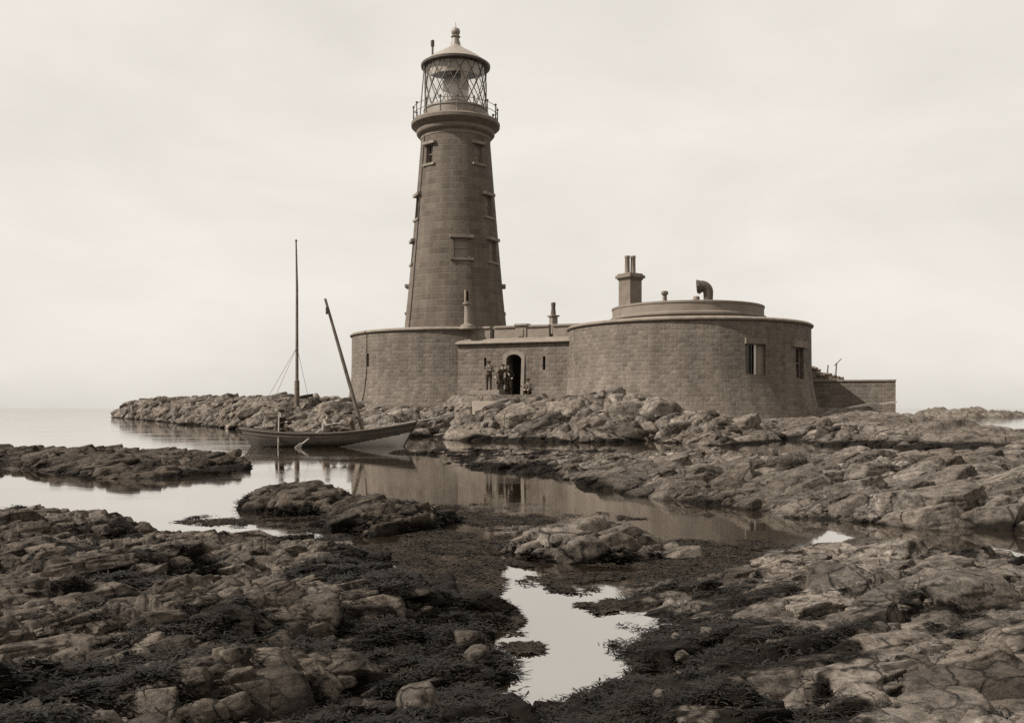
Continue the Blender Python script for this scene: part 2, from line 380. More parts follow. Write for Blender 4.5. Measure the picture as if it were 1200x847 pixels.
def patch(name, poly, ctrl, w, t0, t1, y0, y1, step, k, hf, mat, weedf, soft=0.5, edge=0.3, zmin=-0.3, post=None, damp=None, slope=1.3, bl=(), bdip=0.2, bweed=0.0, bmask=None, gweed=0.0, bin=0.25):
    ts = np.arange(t0, t1, step); nr = int(math.log(y1/y0)/k)+1; ys = y0*np.exp(k*np.arange(nr))
    Y, T = np.meshgrid(ys, ts, indexing='ij'); X = T*Y
    d = sdist(X, Y, poly)+edge*fbm(X/edge/3, Y/edge/3, 2, 4)
    t = np.clip(d/w, 0, 1); e = 1-(1-t)**2
    base = idw(X, Y, ctrl, soft=soft)
    h = np.where(d > 0, base*e, np.maximum(d*0.5, -0.8))
    kk = np.clip(0.45+d/w*1.3, 0.0, 1)*(d > -w)
    if damp is not None: kk = kk*damp(X, Y)
    h = slopelim(h+hf.big(X, Y, Y*np.maximum(k, step))*kk, X, Y, slope)
    if post is not None: h = post(X, Y, h)
    dh = hf.fine(X, Y, h)*(kk if post is None else kk)
    gy = np.gradient(h, axis=0)/np.gradient(Y, axis=0); gx = np.gradient(h, axis=1)/np.gradient(X, axis=1)-0*gy
    nn = np.sqrt(1+gx*gx+gy*gy); H0 = h
    X = X-dh*gx/nn*0.8; Y = Y-dh*gy/nn*0.8; h = h+dh/nn
    wd = weedf(X, Y, h, d)+gweed
    h = h+np.clip(wd-0.4, 0, 0.6)*np.minimum(0.03, 0.004*Y)*(0.5+1.4*fbm(X*9/np.sqrt(Y/5), Y*9/np.sqrt(Y/5), 8, 3))
    nrw, nc = X.shape
    keep = (h > zmin); fk = keep[:-1, :-1] | keep[1:, :-1] | keep[:-1, 1:] | keep[1:, 1:]
    idx = np.arange(nrw*nc).reshape(nrw, nc)
    q = np.stack([idx[:-1, :-1][fk], idx[:-1, 1:][fk], idx[1:, 1:][fk], idx[1:, :-1][fk]], 1)
    used = np.zeros(nrw*nc, bool); used[q.ravel()] = True; remap = np.cumsum(used)-1; q = remap[q]
    co = np.stack([X, Y, h], -1).reshape(-1, 3)[used]; wv = wd.ravel()[used]; dv = d.ravel()[used]
    tone = np.full(len(co), 0.5); ng = len(co); tri = np.zeros((0, 3), np.int64)
    rg = np.random.default_rng(hf.seed*7+3)
    dm = damp(co[:, 0], co[:, 1]) if damp is not None else np.ones(ng)
    for n, smin, smax, sub, space, sink, flat, area in bl:
        ok = (dv > bin*smax) & (co[:ng, 2] > 0.0) & (dm > 0.6)
        if bmask is not None and smax > 0.2: ok &= bmask(co[:ng, 0], co[:ng, 1])
        cd = co[:ng][ok[:ng]]
        if area:                                # even over the ground instead of even over the view
            pr = cd[:, 1]**2; cd = cd[rg.choice(len(cd), min(len(cd), n*14), replace=False, p=pr/pr.sum())]
        r = blocks(cd, n, smin, smax, hf.strike, bdip, sub, space, rg, sink, flat)
        if r is None: continue
        tri = np.concatenate([tri, r[1]+len(co)]); co = np.concatenate([co, r[0]]); tone = np.concatenate([tone, r[2]])
    if len(co) > ng:
        b = co[ng:]; db = np.maximum(0, 1)*np.ones(len(b)); wv = np.concatenate([wv, weedf(b[:, 0], b[:, 1], b[:, 2]+bweed, db)])
    me = bpy.data.meshes.new(name); nq, nt_ = len(q), len(tri)
    me.vertices.add(len(co)); me.vertices.foreach_set('co', co.astype(np.float32).ravel())
    me.loops.add(nq*4+nt_*3); me.loops.foreach_set('vertex_index', np.concatenate([q.ravel(), tri.ravel()]).astype(np.int32))
    me.polygons.add(nq+nt_); me.polygons.foreach_set('loop_start', np.concatenate([np.arange(0, nq*4, 4), nq*4+np.arange(0, nt_*3, 3)]).astype(np.int32))
    me.polygons.foreach_set('use_smooth', np.ones(nq+nt_, bool))
    for an_, vals in (('weed', np.clip(wv, 0, 1)), ('tone', tone)):
        a = me.attributes.new(an_, 'FLOAT', 'POINT'); a.data.foreach_set('value', vals.astype(np.float32))
    me.update(calc_edges=True); me.validate(); me.materials.append(mat)
    o = bpy.data.objects.new(name, me); COL.objects.link(o)
    return o, co, wv
def fronds(name, pos, length, width, mat, label, flat=0.3, seg=3):
    """one mesh of many weed blades: tapered curling ribbons"""
    n = len(pos); az = rng.random(n)*2*PI; L = length*(0.5+rng.random(n)); Wd = width*(0.5+rng.random(n))
    lift = flat*(rng.random(n)*1.0); curl = (rng.random(n)-0.5)*2.2
    vs = np.zeros((n, (seg+1)*2, 3)); p = pos.copy()
    for i in range(seg+1):
        wdt = Wd*(0.6, 1.0, 0.8, 0.25)[i] if seg == 3 else Wd*(1-0.6*i/seg)
        a = az+curl*i/seg; sx, sy = -np.sin(a), np.cos(a)
        tl = (rng.random(n)-0.5)*0.8
        for j, sg in ((0, -1), (1, 1)):
            vs[:, i*2+j, 0] = p[:, 0]+sx*wdt*0.5*sg; vs[:, i*2+j, 1] = p[:, 1]+sy*wdt*0.5*sg; vs[:, i*2+j, 2] = p[:, 2]+tl*wdt*0.5*sg
        p = p+np.stack([np.cos(a)*L/seg, np.sin(a)*L/seg, L/seg*lift*(1-1.5*i/seg)], 1)
    o = (np.arange(n)*(seg+1)*2)[:, None]
    fs = np.concatenate([o+np.array([[2*i, 2*i+1, 2*i+3, 2*i+2]]) for i in range(seg)], 0)
    me = bpy.data.meshes.new(name); nf = len(fs)
    me.vertices.add(n*(seg+1)*2); me.vertices.foreach_set('co', vs.astype(np.float32).ravel())
    me.loops.add(nf*4); me.loops.foreach_set('vertex_index', fs.astype(np.int32).ravel())
    me.polygons.add(nf); me.polygons.foreach_set('loop_start', np.arange(0, nf*4, 4, dtype=np.int32))
    me.update(calc_edges=True); me.validate(); me.materials.append(mat)
    ob = bpy.data.objects.new(name, me); COL.objects.link(ob)
    return tag(ob, label, 'seaweed', kind='stuff')
def pick(co, wv, n, thr=0.5, up=0.01):
    p = np.clip(wv-thr, 0, 1)*(co[:, 2] > -0.03); p = p/p.sum()
    i = rng.choice(len(co), n, p=p); q = co[i]+(rng.random((n, 3))-0.5)*np.array([0.03, 0.03, 0.0]); q[:, 2] += up*rng.random(n); return q

# ------------------------------------------------------------------ setting: sea and rocks
mb = MB(); S = 9000.0
xs = [-S, -600, -120, -30, 30, 120, 600, S]; yy = [-40, 0, 20, 60, 200, 900, S]
me_v = [(x, y, 0) for y in yy for x in xs]; nx = len(xs)
mb.add(me_v, [(j*nx+i, j*nx+i+1, (j+1)*nx+i+1, (j+1)*nx+i) for j in range(len(yy)-1) for i in range(nx-1)])
tag(mb.build('sea_water', M['water'], None, 0), 'still pale sea reflecting the lighthouse and the sky', 'water', kind='structure')

PXS = 1/F
# the island under the buildings
isl = [W(133,489), W(200,495), W(280,503), W(340,507.5), W(400,511), W(445,513), W(492,512), (-4.6,52.5), (-3.4,52.5), W(526,515), W(600,518), W(700,519), W(760,516.5), W(800,521), W(850,523), W(902,520),
       (12.9,45.5), (13.6,45.0), W(935,521), W(1000,526), W(1100,528), W(1200,531), W(1330,538), (25,36), (24.4,46), (25.6,56), (26.5,66), (22,78), (-10,84), (-28,104), (-56,165), (-66,168)]
ic = [(-64,155,2.7), (-55,140,2.9), (-45,122,2.8), (-33,104,2.7), (-27,88,2.5), (-22,76,2.4), (-18,69,2.25), (-13,62,2.1), (-10,59,1.95), (-8.5,55,1.45), (-6.5,53,1.2), (-5,56,1.4), (-4,55,0.9), (-5.5,58.5,1.65), (-3.5,57.5,1.8), (-1.5,57,2.2), (0.8,56,2.3),
      (-1.6,50,1.6), (0.8,48,2.1), (2.5,46.5,2.2), (4.2,45.6,2.5), (5.6,45.0,2.45), (7.3,44.4,2.1), (9,45,1.25), (11,46,0.95), (13.3,47.5,0.85), (16,49,1.0), (18,53,1.55), (22,58,1.4), (25,55,0.8), (20,42,0.85), (21.5,38,0.5), (25,38,0.2), (16,37,0.6), (18,34,0.35), (10,56,1.3), (-4,66,1.6), (24,70,0.5), (11,41,0.35), (1,43.5,0.8), (5,42.5,0.8), (9,40,0.25), (14,36,0.3)]
def isl_damp(x, y):
    damp = np.ones_like(x)                      # built ground: quieter close to the walls
    for cx, cy, r in ((10.45, 56, 8.4), (-3.96, 66, 8.4), (-0.6, 56.8, 2.6)):
        damp = np.minimum(damp, sstep(r-1.0, r+1.8, np.hypot(x-cx, y-cy))*0.92+0.08)
    return damp*(1-0.5*sstep(12, 17, x))
def isl_post(x, y, h):                         # cleared shelf in front of the door
    m_ = sstep(3.0, 2.0, np.hypot((x+0.9)*0.8, y-56.3)); return h*(1-m_)+2.28*m_
def weed_far(x, y, h, d): return np.clip(0.85-(h-0.02)*3.2+0.8*fbm(x*0.7, y*0.7, 9, 4), 0, 1)
isle, _, _ = patch('island', isl, ic, 3.6, -0.60, 0.62, 28.0, 172.0, PXS*1.15, 0.0013, Rock(2.2, 0.42, 0.55, 1, 1.2, 0.9, 3, 2.0), M['rock_far'], weed_far, 1.2, 1.0, post=isl_post, damp=isl_damp, slope=1.3,
    bl=((420, 0.55, 1.35, 4, 0.58, 0.4, 0.55, True), (1500, 0.25, 0.65, 3, 0.56, 0.28, 0.55, True), (3000, 0.12, 0.4, 3, 0, 0.2, 0.55, False)))
tag(isle, 'pale fissured rock island carrying the lighthouse and the round fort', 'island', kind='structure')

def weed_mid(k, z0, amp=0.9, sc=1.3):
    return lambda x, y, h, d: np.clip(k-(h-z0)*4.0+amp*fbm(x*sc, y*sc, 9, 5), 0, 1)
# reefs and rocks standing in the water
reef = [W(452,531), W(500,534), W(528,546), W(600,556), W(650,558), W(690,573), W(740,580), W(800,586), W(850,593), W(920,607), W(1000,612), W(1100,617), W(1200,624), W(1330,633), (14,17), (14,24), W(920,533), W(860,529), W(780,529), W(700,528), W(620,528), W(540,526), W(480,529)]
rc = [(-3.0,30,0.06), (-1.8,27,0.1), (0,31,0.03), (2,31,0.03), (5,31,0.03), (8,31,0.05), (11,30,0.1), (-1,25.5,0.13), (0.6,24.5,0.17), (2.3,24,0.18), (4,23,0.17), (7,24,0.17), (11,25,0.18), (5,20,0.24), (5,17.5,0.32), (6.2,18.5,0.42), (6.6,17.2,0.6), (7.6,17.6,0.55), (8.6,17.5,0.52), (9.05,16.6,0.5), (9,15,0.52), (7.2,15.2,0.42), (5.6,15,0.3), (8,14,0.34), (10.5,14.5,0.5), (11,22,0.22)]
ob, co, wv = patch('rock_reef', reef, rc, 1.6, -0.17, 0.72, 11.0, 36.0, PXS*1.05, 0.0011, Rock(1.1, 0.14, 0.45, 4, 2.2, 0.9, 3, 2.0), M['rock_mid'], lambda x, y, h, d: np.clip(0.50+0.35*sstep(4.5, 1.0, x)-(h-0.02)*4.0+0.8*fbm(x*1.3, y*1.3, 9, 5), 0, 1), 0.6, 0.35, bmask=lambda x, y: y < 19.5+0.35*x,
    bl=((260, 0.24, 0.62, 5, 0.52, 0.18, 0.46, True), (1300, 0.08, 0.2, 4, 0.54, 0.25, 0.5, True), (2400, 0.05, 0.16, 3, 0, 0.2, 0.5, False)))
tag(ob, 'long cracked grey reef across the channel in front of the round fort', 'reef', 'rocks standing in the water')
mid_w = [pick(co, wv, 9000, 0.45)]
reef2 = [(-22,23), W(-60,548), W(0,549), W(60,553), W(110,562), W(170,561), W(248,556), W(287,549), (-7.7,25), (-10,29), (-18,32), (-24,30)]
ob, co, wv = patch('rock_reef', reef2, [(-16,26,0.3), (-12.5,25,0.32), (-10.5,24.5,0.4), (-8.8,23.5,0.38), (-7.6,23.5,0.3), (-14,28,0.24), (-11,21.3,0.42), (-9,21,0.4)], 1.3, -0.72, -0.25, 17.0, 34.0, PXS*1.05, 0.0016, Rock(1.0, 0.12, 0.4, 7, 0.9, 0.7, 3, 2.0), M['rock_dark'], weed_mid(0.72, 0.06, 0.9), 0.6, 0.3,
    bl=((80, 0.3, 0.7, 4, 0.6, 0.5, 0.32, True), (400, 0.12, 0.35, 3, 0.55, 0.3, 0.4, True), (700, 0.06, 0.16, 3, 0, 0.2, 0.5, False)))
tag(ob, 'low dark weed-covered reef in the open water left of the boat', 'reef', 'rocks standing in the water')
mid_w.append(pick(co, wv, 7000, 0.45))
def small(poly, ctrl, t0, t1, y0, y1, seed, mat, label, amp=0.08, sc=0.45, wk=0.85, w=0.5, n=6000, z0=0.05):
    ob, co, wv = patch('rock_outcrop', poly, ctrl, w, t0, t1, y0, y1, PXS*0.9, 0.0010, Rock(sc, amp, 0.5, seed, 1.2, 0.5, 3, 1.5), mat, weed_mid(wk, z0, 0.9, 3.0), 0.25, 0.15, bl=((26, 0.12, 0.32, 4, 0.5, 0.4, 0.6, True), (160, 0.05, 0.13, 3, 0.5, 0.25, 0.6, True), (260, 0.02, 0.06, 3, 0, 0.2, 0.6, False)))
    tag(ob, label, 'rock', 'rocks standing in the water'); mid_w.append(pick(co, wv, n, 0.45))
small([W(283,596), W(305,602), W(350,604), W(398,603), W(408,590), (-2.7,15.6), (-3.6,16), (-4.35,15.2)], [(-3.9,14.6,0.30), (-3.3,14.6,0.32), (-2.75,14.5,0.24)], -0.31, -0.15, 12.5, 17, 11, M['rock_dark'], 'small black weedy rock in the bright water below the boat bow', n=5000)
small([W(384,612), W(395,624), W(440,628), W(490,624), W(540,612), W(525,602), (-0.95,13.2), (-2.3,13.6), (-2.6,12.9)], [(-2.2,12.4,0.30), (-1.7,12.3,0.28), (-1.1,12.4,0.18)], -0.22, -0.03, 10, 14.6, 15, M['rock_dark'], 'weed-draped rock with grey top between the dark channel and the near shore', n=6000)
small([W(592,645), W(620,656), W(680,660), W(740,659), W(800,653), W(770,642), (1.3,10.7), (0.7,10.9), (0.1,10.6)], [(0.25,9.8,0.24), (0.7,9.9,0.29), (1.05,9.85,0.29), (1.4,9.8,0.12)], -0.02, 0.20, 8.4, 11.6, 19, M['rock_mid'], 'knobbly cracked rock rising from the weed mats in the middle of the pool', 0.13, 0.42, 0.35, 0.3, 3500, 0.03)
# foreground shores
shL = [(-14,2), (-14,12), (-6.5,10.6), W(70,625), (-4.1,10.2), W(230,636), W(330,641), W(400,648), W(470,665), W(480,690), W(540,712), W(588,735), W(588,765), W(594,800), W(603,850), (0.02,3.0), (0.0,1.5), (-5,1)]
lc = [(-5.2,8.9,0.58), (-4.6,8.7,0.48), (-4.1,9.2,0.30), (-3.5,9.0,0.36), (-2.9,8.9,0.34), (-2.1,8.7,0.24), (-1.5,8.4,0.16), (-4.2,7.2,0.55), (-3,7,0.5), (-2,7.2,0.34), (-1.2,7,0.2), (-3.4,5.4,0.52), (-2.2,5.3,0.46), (-1.3,5.4,0.3), (-0.6,5.5,0.16), (-2,3.4,0.46), (-1,3.6,0.34), (-0.4,4.2,0.2), (-0.1,3.2,0.15), (-6,6,0.7), (-3,2,0.5)]
def weedL(x, y, h, d):
    right = sstep(-2.6, -0.6, x+0.12*(y-5))
    return np.clip(0.22+0.5*right-(h-0.30)*1.4+1.3*fbm(x*1.1, y*1.5, 9, 5, 0.62), 0, 1)
obL, coL, wvL = patch('rocky_shore', shL, lc, 0.8, -0.72, 0.03, 2.6, 11.0, PXS*0.95, 0.0013, Rock(0.8, 0.14, 0.42, 3, 1.6, 1.0, 3, 2.4), M['rock_left'], weedL, 0.5, 0.2, bdip=0.16, gweed=0.24, bin=0.6,
    bl=((300, 0.12, 0.34, 5, 0.6, 0.78, 0.34, True), (1300, 0.05, 0.14, 4, 0.6, 0.5, 0.42, True), (2600, 0.02, 0.07, 3, 0, 0.2, 0.5, False)))
tag(obL, 'dark foreground shore of slabby rock half covered in seaweed', 'shore', kind='structure')
shR = [W(618,870), W(628,835), W(655,815), W(700,802), W(748,782), W(743,750), W(733,706), W(738,690), W(790,684), W(830,672), (2.3,9.3), (3.2,9.9), (4.4,9.6), (5.2,9.2), (7.5,8.6), (8,2), (0.2,2), (0.08,3.6)]
rcn = [(1.7,8.0,0.06), (2.1,8.3,0.06), (2.7,8.4,0.14), (3.4,8.3,0.10), (4.0,8.0,0.12), (4.6,7.6,0.16), (1.35,6.6,0.06), (2.2,6.6,0.33), (3.2,6.4,0.42), (4,6.2,0.46), (1.0,5.6,0.06), (1.8,5.3,0.24), (2.6,5.1,0.36), (3.2,5,0.36), (0.7,4.6,0.05), (1.2,4.3,0.22), (1.9,4.2,0.34), (2.6,3.9,0.36), (0.4,3.8,0.1), (1.2,3,0.28), (2.4,2.6,0.36), (6,6,0.5)]
def weedR(x, y, h, d):
    low = sstep(0.34, 0.12, h)
    left = sstep(2.4, 1.1, x+0.18*(6-y))
    return np.clip(0.10+0.62*left*sstep(8.0, 7.2, y)+0.28*low+1.5*fbm(x*2.3, y*2.9, 9, 5, 0.66)-0.25*sstep(6.2, 7.4, y), 0, 1)
obR, coR, wvR = patch('rocky_shore', shR, rcn, 0.7, 0.0, 0.74, 2.6, 10.2, PXS*0.95, 0.0013, Rock(0.75, 0.10, 0.35, 6, 2.6, 0.7, 3, 1.7), M['rock_right'], weedR, 0.45, 0.18, bdip=0.12, gweed=0.22, bin=0.7,
    bl=((330, 0.11, 0.34, 5, 0.56, 0.32, 0.45, True), (1200, 0.05, 0.13, 4, 0.54, 0.22, 0.48, True), (2000, 0.02, 0.07, 3, 0, 0.2, 0.5, False)))
tag(obR, 'foreground shore of pale jointed rock with black cracks and weedy edges', 'shore', kind='structure')
# distant skerries on the right horizon
for poly, z, t0, t1, lab in (([(64,150), (72,146), (82,150), (80,160), (66,160)], 1.5, 0.40, 0.58, 'low distant skerry just right of the timber-strewn wall'),
                             ([(84,168), (91,166), (96,170), (92,176), (85,176)], 1.3, 0.47, 0.60, 'small far skerry at the right end of the horizon')):
    cx = sum(p[0] for p in poly)/5; cy = sum(p[1] for p in poly)/5
    ob, _, _ = patch('skerry', poly, [(cx, cy, z)], 4.0, t0, t1, 140, 182, PXS, 0.002, Rock(3.0, 0.7, 0.4, 5, 0.8, 0.6, 3), M['rock_far'], lambda x, y, h, d: np.clip(0.5-h, 0, 1), 2.0, 1.2)
    tag(ob, lab, 'skerry', 'far skerries')

# ------------------------------------------------------------------ seaweed
nL, nR = 190000, 110000
fronds('seaweed', np.concatenate([pick(coL, wvL, nL, 0.42, 0.03), pick(coR, wvR, nR, 0.42, 0.03)]), 0.05, 0.0085, M['weed'], 'dark bladder wrack covering the near rocks', 0.45)
fronds('seaweed', np.concatenate(mid_w), 0.09, 0.024, M['weed'], 'dark wrack hanging on the rocks standing in the water', 0.7)
# floating mats
def inpoly(x, y, poly): return sdist(x, y, [W(*p) for p in poly]) > 0
def floats(n, poly, thr, seed, sc=1.6):
    out = []; pw = [W(*p) for p in poly]; x0, x1 = min(p[0] for p in pw), max(p[0] for p in pw); y0, y1 = min(p[1] for p in pw), max(p[1] for p in pw); c = 0
    for _ in range(60):
        x = x0+rng.random(6000)*(x1-x0); y = y0*(y1/y0)**rng.random(6000)
        k = (sdist(x, y, pw)+0.25*fbm(x*2, y*2, seed+3, 3) > 0) & (fbm(x*sc, y*sc*0.8, seed, 5, 0.65)+0.12*rng.standard_normal(6000) > thr)
        q = np.stack([x[k], y[k], 0.002+0.012*rng.random(k.sum())], 1); out.append(q); c += len(q)
        if c > n: break
    return np.concatenate(out)[:n]
fl = [floats(15000, [(440,640), (500,622), (560,625), (592,660), (588,715), (540,712), (480,690), (470,662)], -0.28, 12),
      floats(12000, [(560,632), (600,650), (640,662), (760,664), (830,668), (930,640), (900,632), (800,632), (760,640), (600,625)], -0.10, 14),
      floats(4500, [(595,655), (650,700), (735,695), (735,672), (640,664)], 0.12, 16),
      floats(7000, [(738,662), (900,650), (900,672), (820,690), (745,692)], -0.25, 30),
      floats(1500, [(665,708), (725,702), (728,722), (690,724)], 0.15, 18),
      floats(1500, [(588,705), (612,720), (608,742), (588,745)], 0.05, 21),
      floats(1300, [(590,755), (622,758), (632,772), (618,785), (598,785)], 0.05, 22),
      floats(5000, [(380,604), (420,620), (400,640), (300,622), (200,612), (230,603), (330,608)], 0.20, 25, 2.5),
      floats(6000, [(500,590), (640,590), (760,608), (700,618), (560,622), (520,605)], 0.05, 27, 1.0),
      floats(4000, [(420,640), (475,640), (475,660), (430,655)], 0.15, 28, 2.0)]
fronds('seaweed', np.concatenate(fl), 0.06, 0.016, M['weedfl'], 'floating wrack in mats on the still pool', 0.12)

# ------------------------------------------------------------------ loose stones on the near shores
def stone(x, y, z, r, mat, label, grp=None, seed=0):
    tv, tf = template(4, np.random.default_rng(900+seed), 14.0, 0.09); a = seed*1.7
    me = bpy.data.meshes.new('boulder'); rt = np.array(Matrix.Rotation(a, 3, 'Z') @ Matrix.Rotation(0.2*math.sin(a*3), 3, 'X'))
    me.from_pydata(((tv*np.array([1.2, 0.9, 0.85])*r) @ rt.T).tolist(), [], tf.tolist()); me.materials.append(mat)
    me.polygons.foreach_set('use_smooth', [True]*len(me.polygons)); me.attributes.new('tone', 'FLOAT', 'POINT').data.foreach_set('value', np.full(len(tv), 0.45, np.float32))
    o = bpy.data.objects.new('boulder', me); COL.objects.link(o); o.location = (x, y, z); return tag(o, label, 'boulder', grp)
def ground(co, x, y): return float(co[(np.abs(co[:, 0]-x) < 0.03) & (np.abs(co[:, 1]-y) < 0.03)][:, 2].max(initial=0.05))
GL = 'loose stones on the near shores'
sl = 'pale fist-sized stone lying among the weed beside the pool at right'
for i, (px, py, zz, r) in enumerate([(792,742,0.14,0.03), (799,763,0.14,0.042), (784,789,0.14,0.03), (796,797,0.15,0.024), (829,731,0.15,0.036), (772,826,0.12,0.03)]):
    Y = (CH-zz)*F/(py-HZ); X = (px-600)/F*Y; stone(X, Y, ground(coR, X, Y)+r*0.25, r, M['rock_right'], sl, GL, i+3)
for px, py, zz, r, sd, lab in ((552,745,0.12,0.09,50,'rounded grey stone poking out of the weed left of the pool'), (487,812,0.18,0.13,51,'flat-topped grey stone in the weed near the bottom middle'), (560,762,0.1,0.08,52,'small dark stone in the weed by the narrow channel mouth')):
    Y = (CH-zz)*F/(py-HZ); X = (px-600)/F*Y; stone(X, Y, ground(coL, X, Y)+r*0.25, r, M['rock_left'], lab, GL, sd)

# ------------------------------------------------------------------ windows
def window(parent, c, phi, w, h, pane='pane', sill=True, bars=True, proud=0.16, depth=0.3, trim='trimdk', side=0.0):
    """c: centre of the opening on the wall face; phi: the way the wall faces"""
    mt = face_mat(c, phi)
    g = MB().box((0,0,0), (w, 0.03, h), mat=mt @ Matrix.Translation((0, depth-0.03, 0))).build('window', M[pane], parent, 0)
    fr = MB()
    for x in (-1, 1): fr.box((0,0,0), (0.06, 0.06, h), mat=mt @ Matrix.Translation((x*(w/2-0.03), depth-0.08, 0)))
    for z in (-1, 1): fr.box((0,0,0), (w-0.124, 0.06, 0.06), mat=mt @ Matrix.Translation((0, depth-0.08, z*(h/2-0.03))))
    if bars: fr.box((0,0,0), (w-0.124, 0.05, 0.045), mat=mt @ Matrix.Translation((0, depth-0.08, 0)))
    fr.build('frame', M['ironlt'], g, 0)
    if sill:
        MB().box((0,0,0), (w+0.5, proud+0.3, 0.16), mat=mt @ Matrix.Translation((0, 0.15-proud/2, -h/2-0.083))).build('sill', M['trimdk'], g, 0)
        MB().box((0,0,0), (w+0.5, proud+0.3, 0.2), mat=mt @ Matrix.Translation((0, 0.15-proud/2, h/2+0.103))).build('lintel', M[trim], g, 0)
    if side:
        for x in (-1, 1): MB().box((0,0,0), (side, 0.16, h), mat=mt @ Matrix.Translation((x*(w/2+side/2+0.002), 0.05, 0))).build('jamb', M['trim'], g, 0)
    return (mt @ Matrix.Translation((0, depth/2-0.5, 0)), (w, depth+1.0, h))

# ------------------------------------------------------------------ lighthouse
TX, TY = -3.96, 66.0
lh = thing('lighthouse', (TX, TY, 1.6), 'tall tapering stone lighthouse with glazed lantern, rising behind the round wall', 'lighthouse')
def tr(z): t = (z-6.0)/14.5; return 3.72-1.32*t**0.86 if t > 0 else 3.72
prof = [(3.85, 1.6)]+[(tr(z), z) for z in np.linspace(6.0, 20.5, 24)]
shaft = MB().lathe(prof, (TX, TY, 0), 128).build('tower', M['ashlar'], lh)
cuts = []
# level height, angle, width, height, pane
for z, deg, w, h, pn in ((18.85,-42,0.62,1.3,'pane'), (18.85,42,0.62,1.3,'blind'), (15.35,-68,0.75,1.55,'blind'), (15.35,57,0.75,1.45,'blind'), (12.25,-76,0.7,1.45,'blind'),
                         (12.25,11,1.1,1.35,'blind'), (12.25,60,0.9,1.45,'blind'), (9.05,-91,0.7,1.75,'blind'), (9.05,91,0.7,1.75,'blind')):
    a = R(deg); r = tr(z)-0.02
    cuts.append(window(lh, (TX+r*math.sin(a), TY-r*math.cos(a), z), a, w, h, pn))
cut(shaft, cuts)
a = R(-58); n_ = Vector((math.sin(a), -math.cos(a), 0))
cb = MB(); pts = [Vector((TX, TY, z))+n_*(tr(z)+0.04) for z in np.linspace(6.4, 20.4, 12)]
cb.path(pts, [0.04]*12, 6); cb.build('lightning_conductor', M['iron'], lh)
MB().lathe([(2.38,20.15), (2.46,20.2), (2.46,20.42), (2.66,20.52), (2.74,20.62), (2.74,20.8), (2.62,20.84), (2.66,20.92), (2.98,21.06), (3.1,21.16), (3.12,21.36), (3.05,21.42), (3.0,21.5), (0.5,21.5)], (TX, TY, 0), 96).build('cornice', M['cornice'], lh)
# gallery railing
RR = 2.95; rl = None
for zz in (22.42, 21.98):
    k = 64; ring = [Vector((TX+RR*math.sin(2*PI*i/k), TY-RR*math.cos(2*PI*i/k), zz)) for i in range(k+1)]
    ro = MB().path(ring, [0.022]*(k+1), 5).build('lower_rail' if rl else 'gallery_railing', M['iron'], rl or lh); rl = rl or ro
for i in range(16):
    a = 2*PI*(i+0.25)/16; x, y = TX+RR*math.sin(a), TY-RR*math.cos(a)
    p_ = MB().tube((x, y, 21.5), (x, y, 22.46), 0.05, 0.035, 8); p_.ball((x, y, 22.52), 0.085, 8); p_.lathe([(0.001,21.5),(0.09,21.5),(0.07,21.6),(0.05,21.64)], (x, y, 0), 8)
    p_.build('post', M['iron'], rl)
# lantern
LR = 2.14
lan = MB().lathe([(2.2,21.48), (2.2,22.2), (2.26,22.24), (2.26,22.36), (2.0,22.36), (2.0,21.48)], (TX, TY, 0), 72).build('lantern', M['ironlt'], lh)
MB().lathe([(LR,22.36), (LR,25.45)], (TX, TY, 0), 72, cap=False).build('glazing', M['glass'], lan)
nb_ = 16; bars = MB(); z0, z1 = 22.36, 25.45
for i in range(nb_):
    for sg in (-1, 1):
        pts = []
        for k in range(13):
            a = 2*PI*i/nb_+sg*k/12*2*PI*2.0/nb_; pts.append(Vector((TX+(LR+0.02)*math.sin(a), TY-(LR+0.02)*math.cos(a), z0+(z1-z0)*k/12)))
        bars.path(pts, [0.032]*13, 5)
bars.build('glazing_bars', M['iron'], lan)
MB().lathe([(2.24,25.36), (2.36,25.4), (2.38,25.52), (2.28,25.6), (1.75,26.0), (1.2,26.36), (0.75,26.62), (0.42,26.86), (0.3,27.0)], (TX, TY, 0), 72).build('roof', M['copper'], lan)
gut = MB().lathe([(2.2,25.33), (2.42,25.36), (2.44,25.5), (2.3,25.585), (2.25,25.5)], (TX, TY, 0), 72).build('gutter', M['iron'], lan)
fin = MB().lathe([(0.36,26.9), (0.33,27.1), (0.26,27.35), (0.24,27.5), (0.34,27.56), (0.3,27.62), (0.2,27.66)], (TX, TY, 0), 20); fin.ball((TX, TY, 27.92), 0.32, 20, 0.95); fin.tube((TX, TY, 28.2), (TX, TY, 28.6), 0.03, 0.015, 6)
fin.build('finial', M['ironlt'], lan)
vx = TX-1.55; vp = MB().tube((vx, TY-0.9, 25.9), (vx, TY-0.9, 26.75), 0.07, 0.07, 8); vp.lathe([(0.07,26.5),(0.13,26.58),(0.13,26.95),(0.06,27.0)], (vx, TY-0.9, 0), 10); vp.build('vent_pipe', M['iron'], lan)
post = MB().tube((TX-2.42, TY-1.05, 21.5), (TX-2.12, TY-0.75, 25.4), 0.045, 0.04, 6); post.build('ladder_rail', M['iron'], lan)
MB().lathe([(0.3,21.5), (0.3,22.8), (0.75,22.95), (0.9,23.3), (0.95,23.8), (0.9,24.3), (0.7,24.7), (0.3,24.9), (0.2,25.4)], (TX, TY, 0), 32).build('lens', M['lens'], lan)
MB().lathe([(2.0,24.5), (2.0,25.36)], (TX, TY, 0), 60, cap=False, a0=R(-75), a1=R(60)).build('blind', M['curtain'], lan)
MB().lathe([(1.97,23.2), (1.97,25.36)], (TX, TY, 0), 24, cap=False, a0=R(14), a1=R(30)).build('blind', M['curtain'], lan)

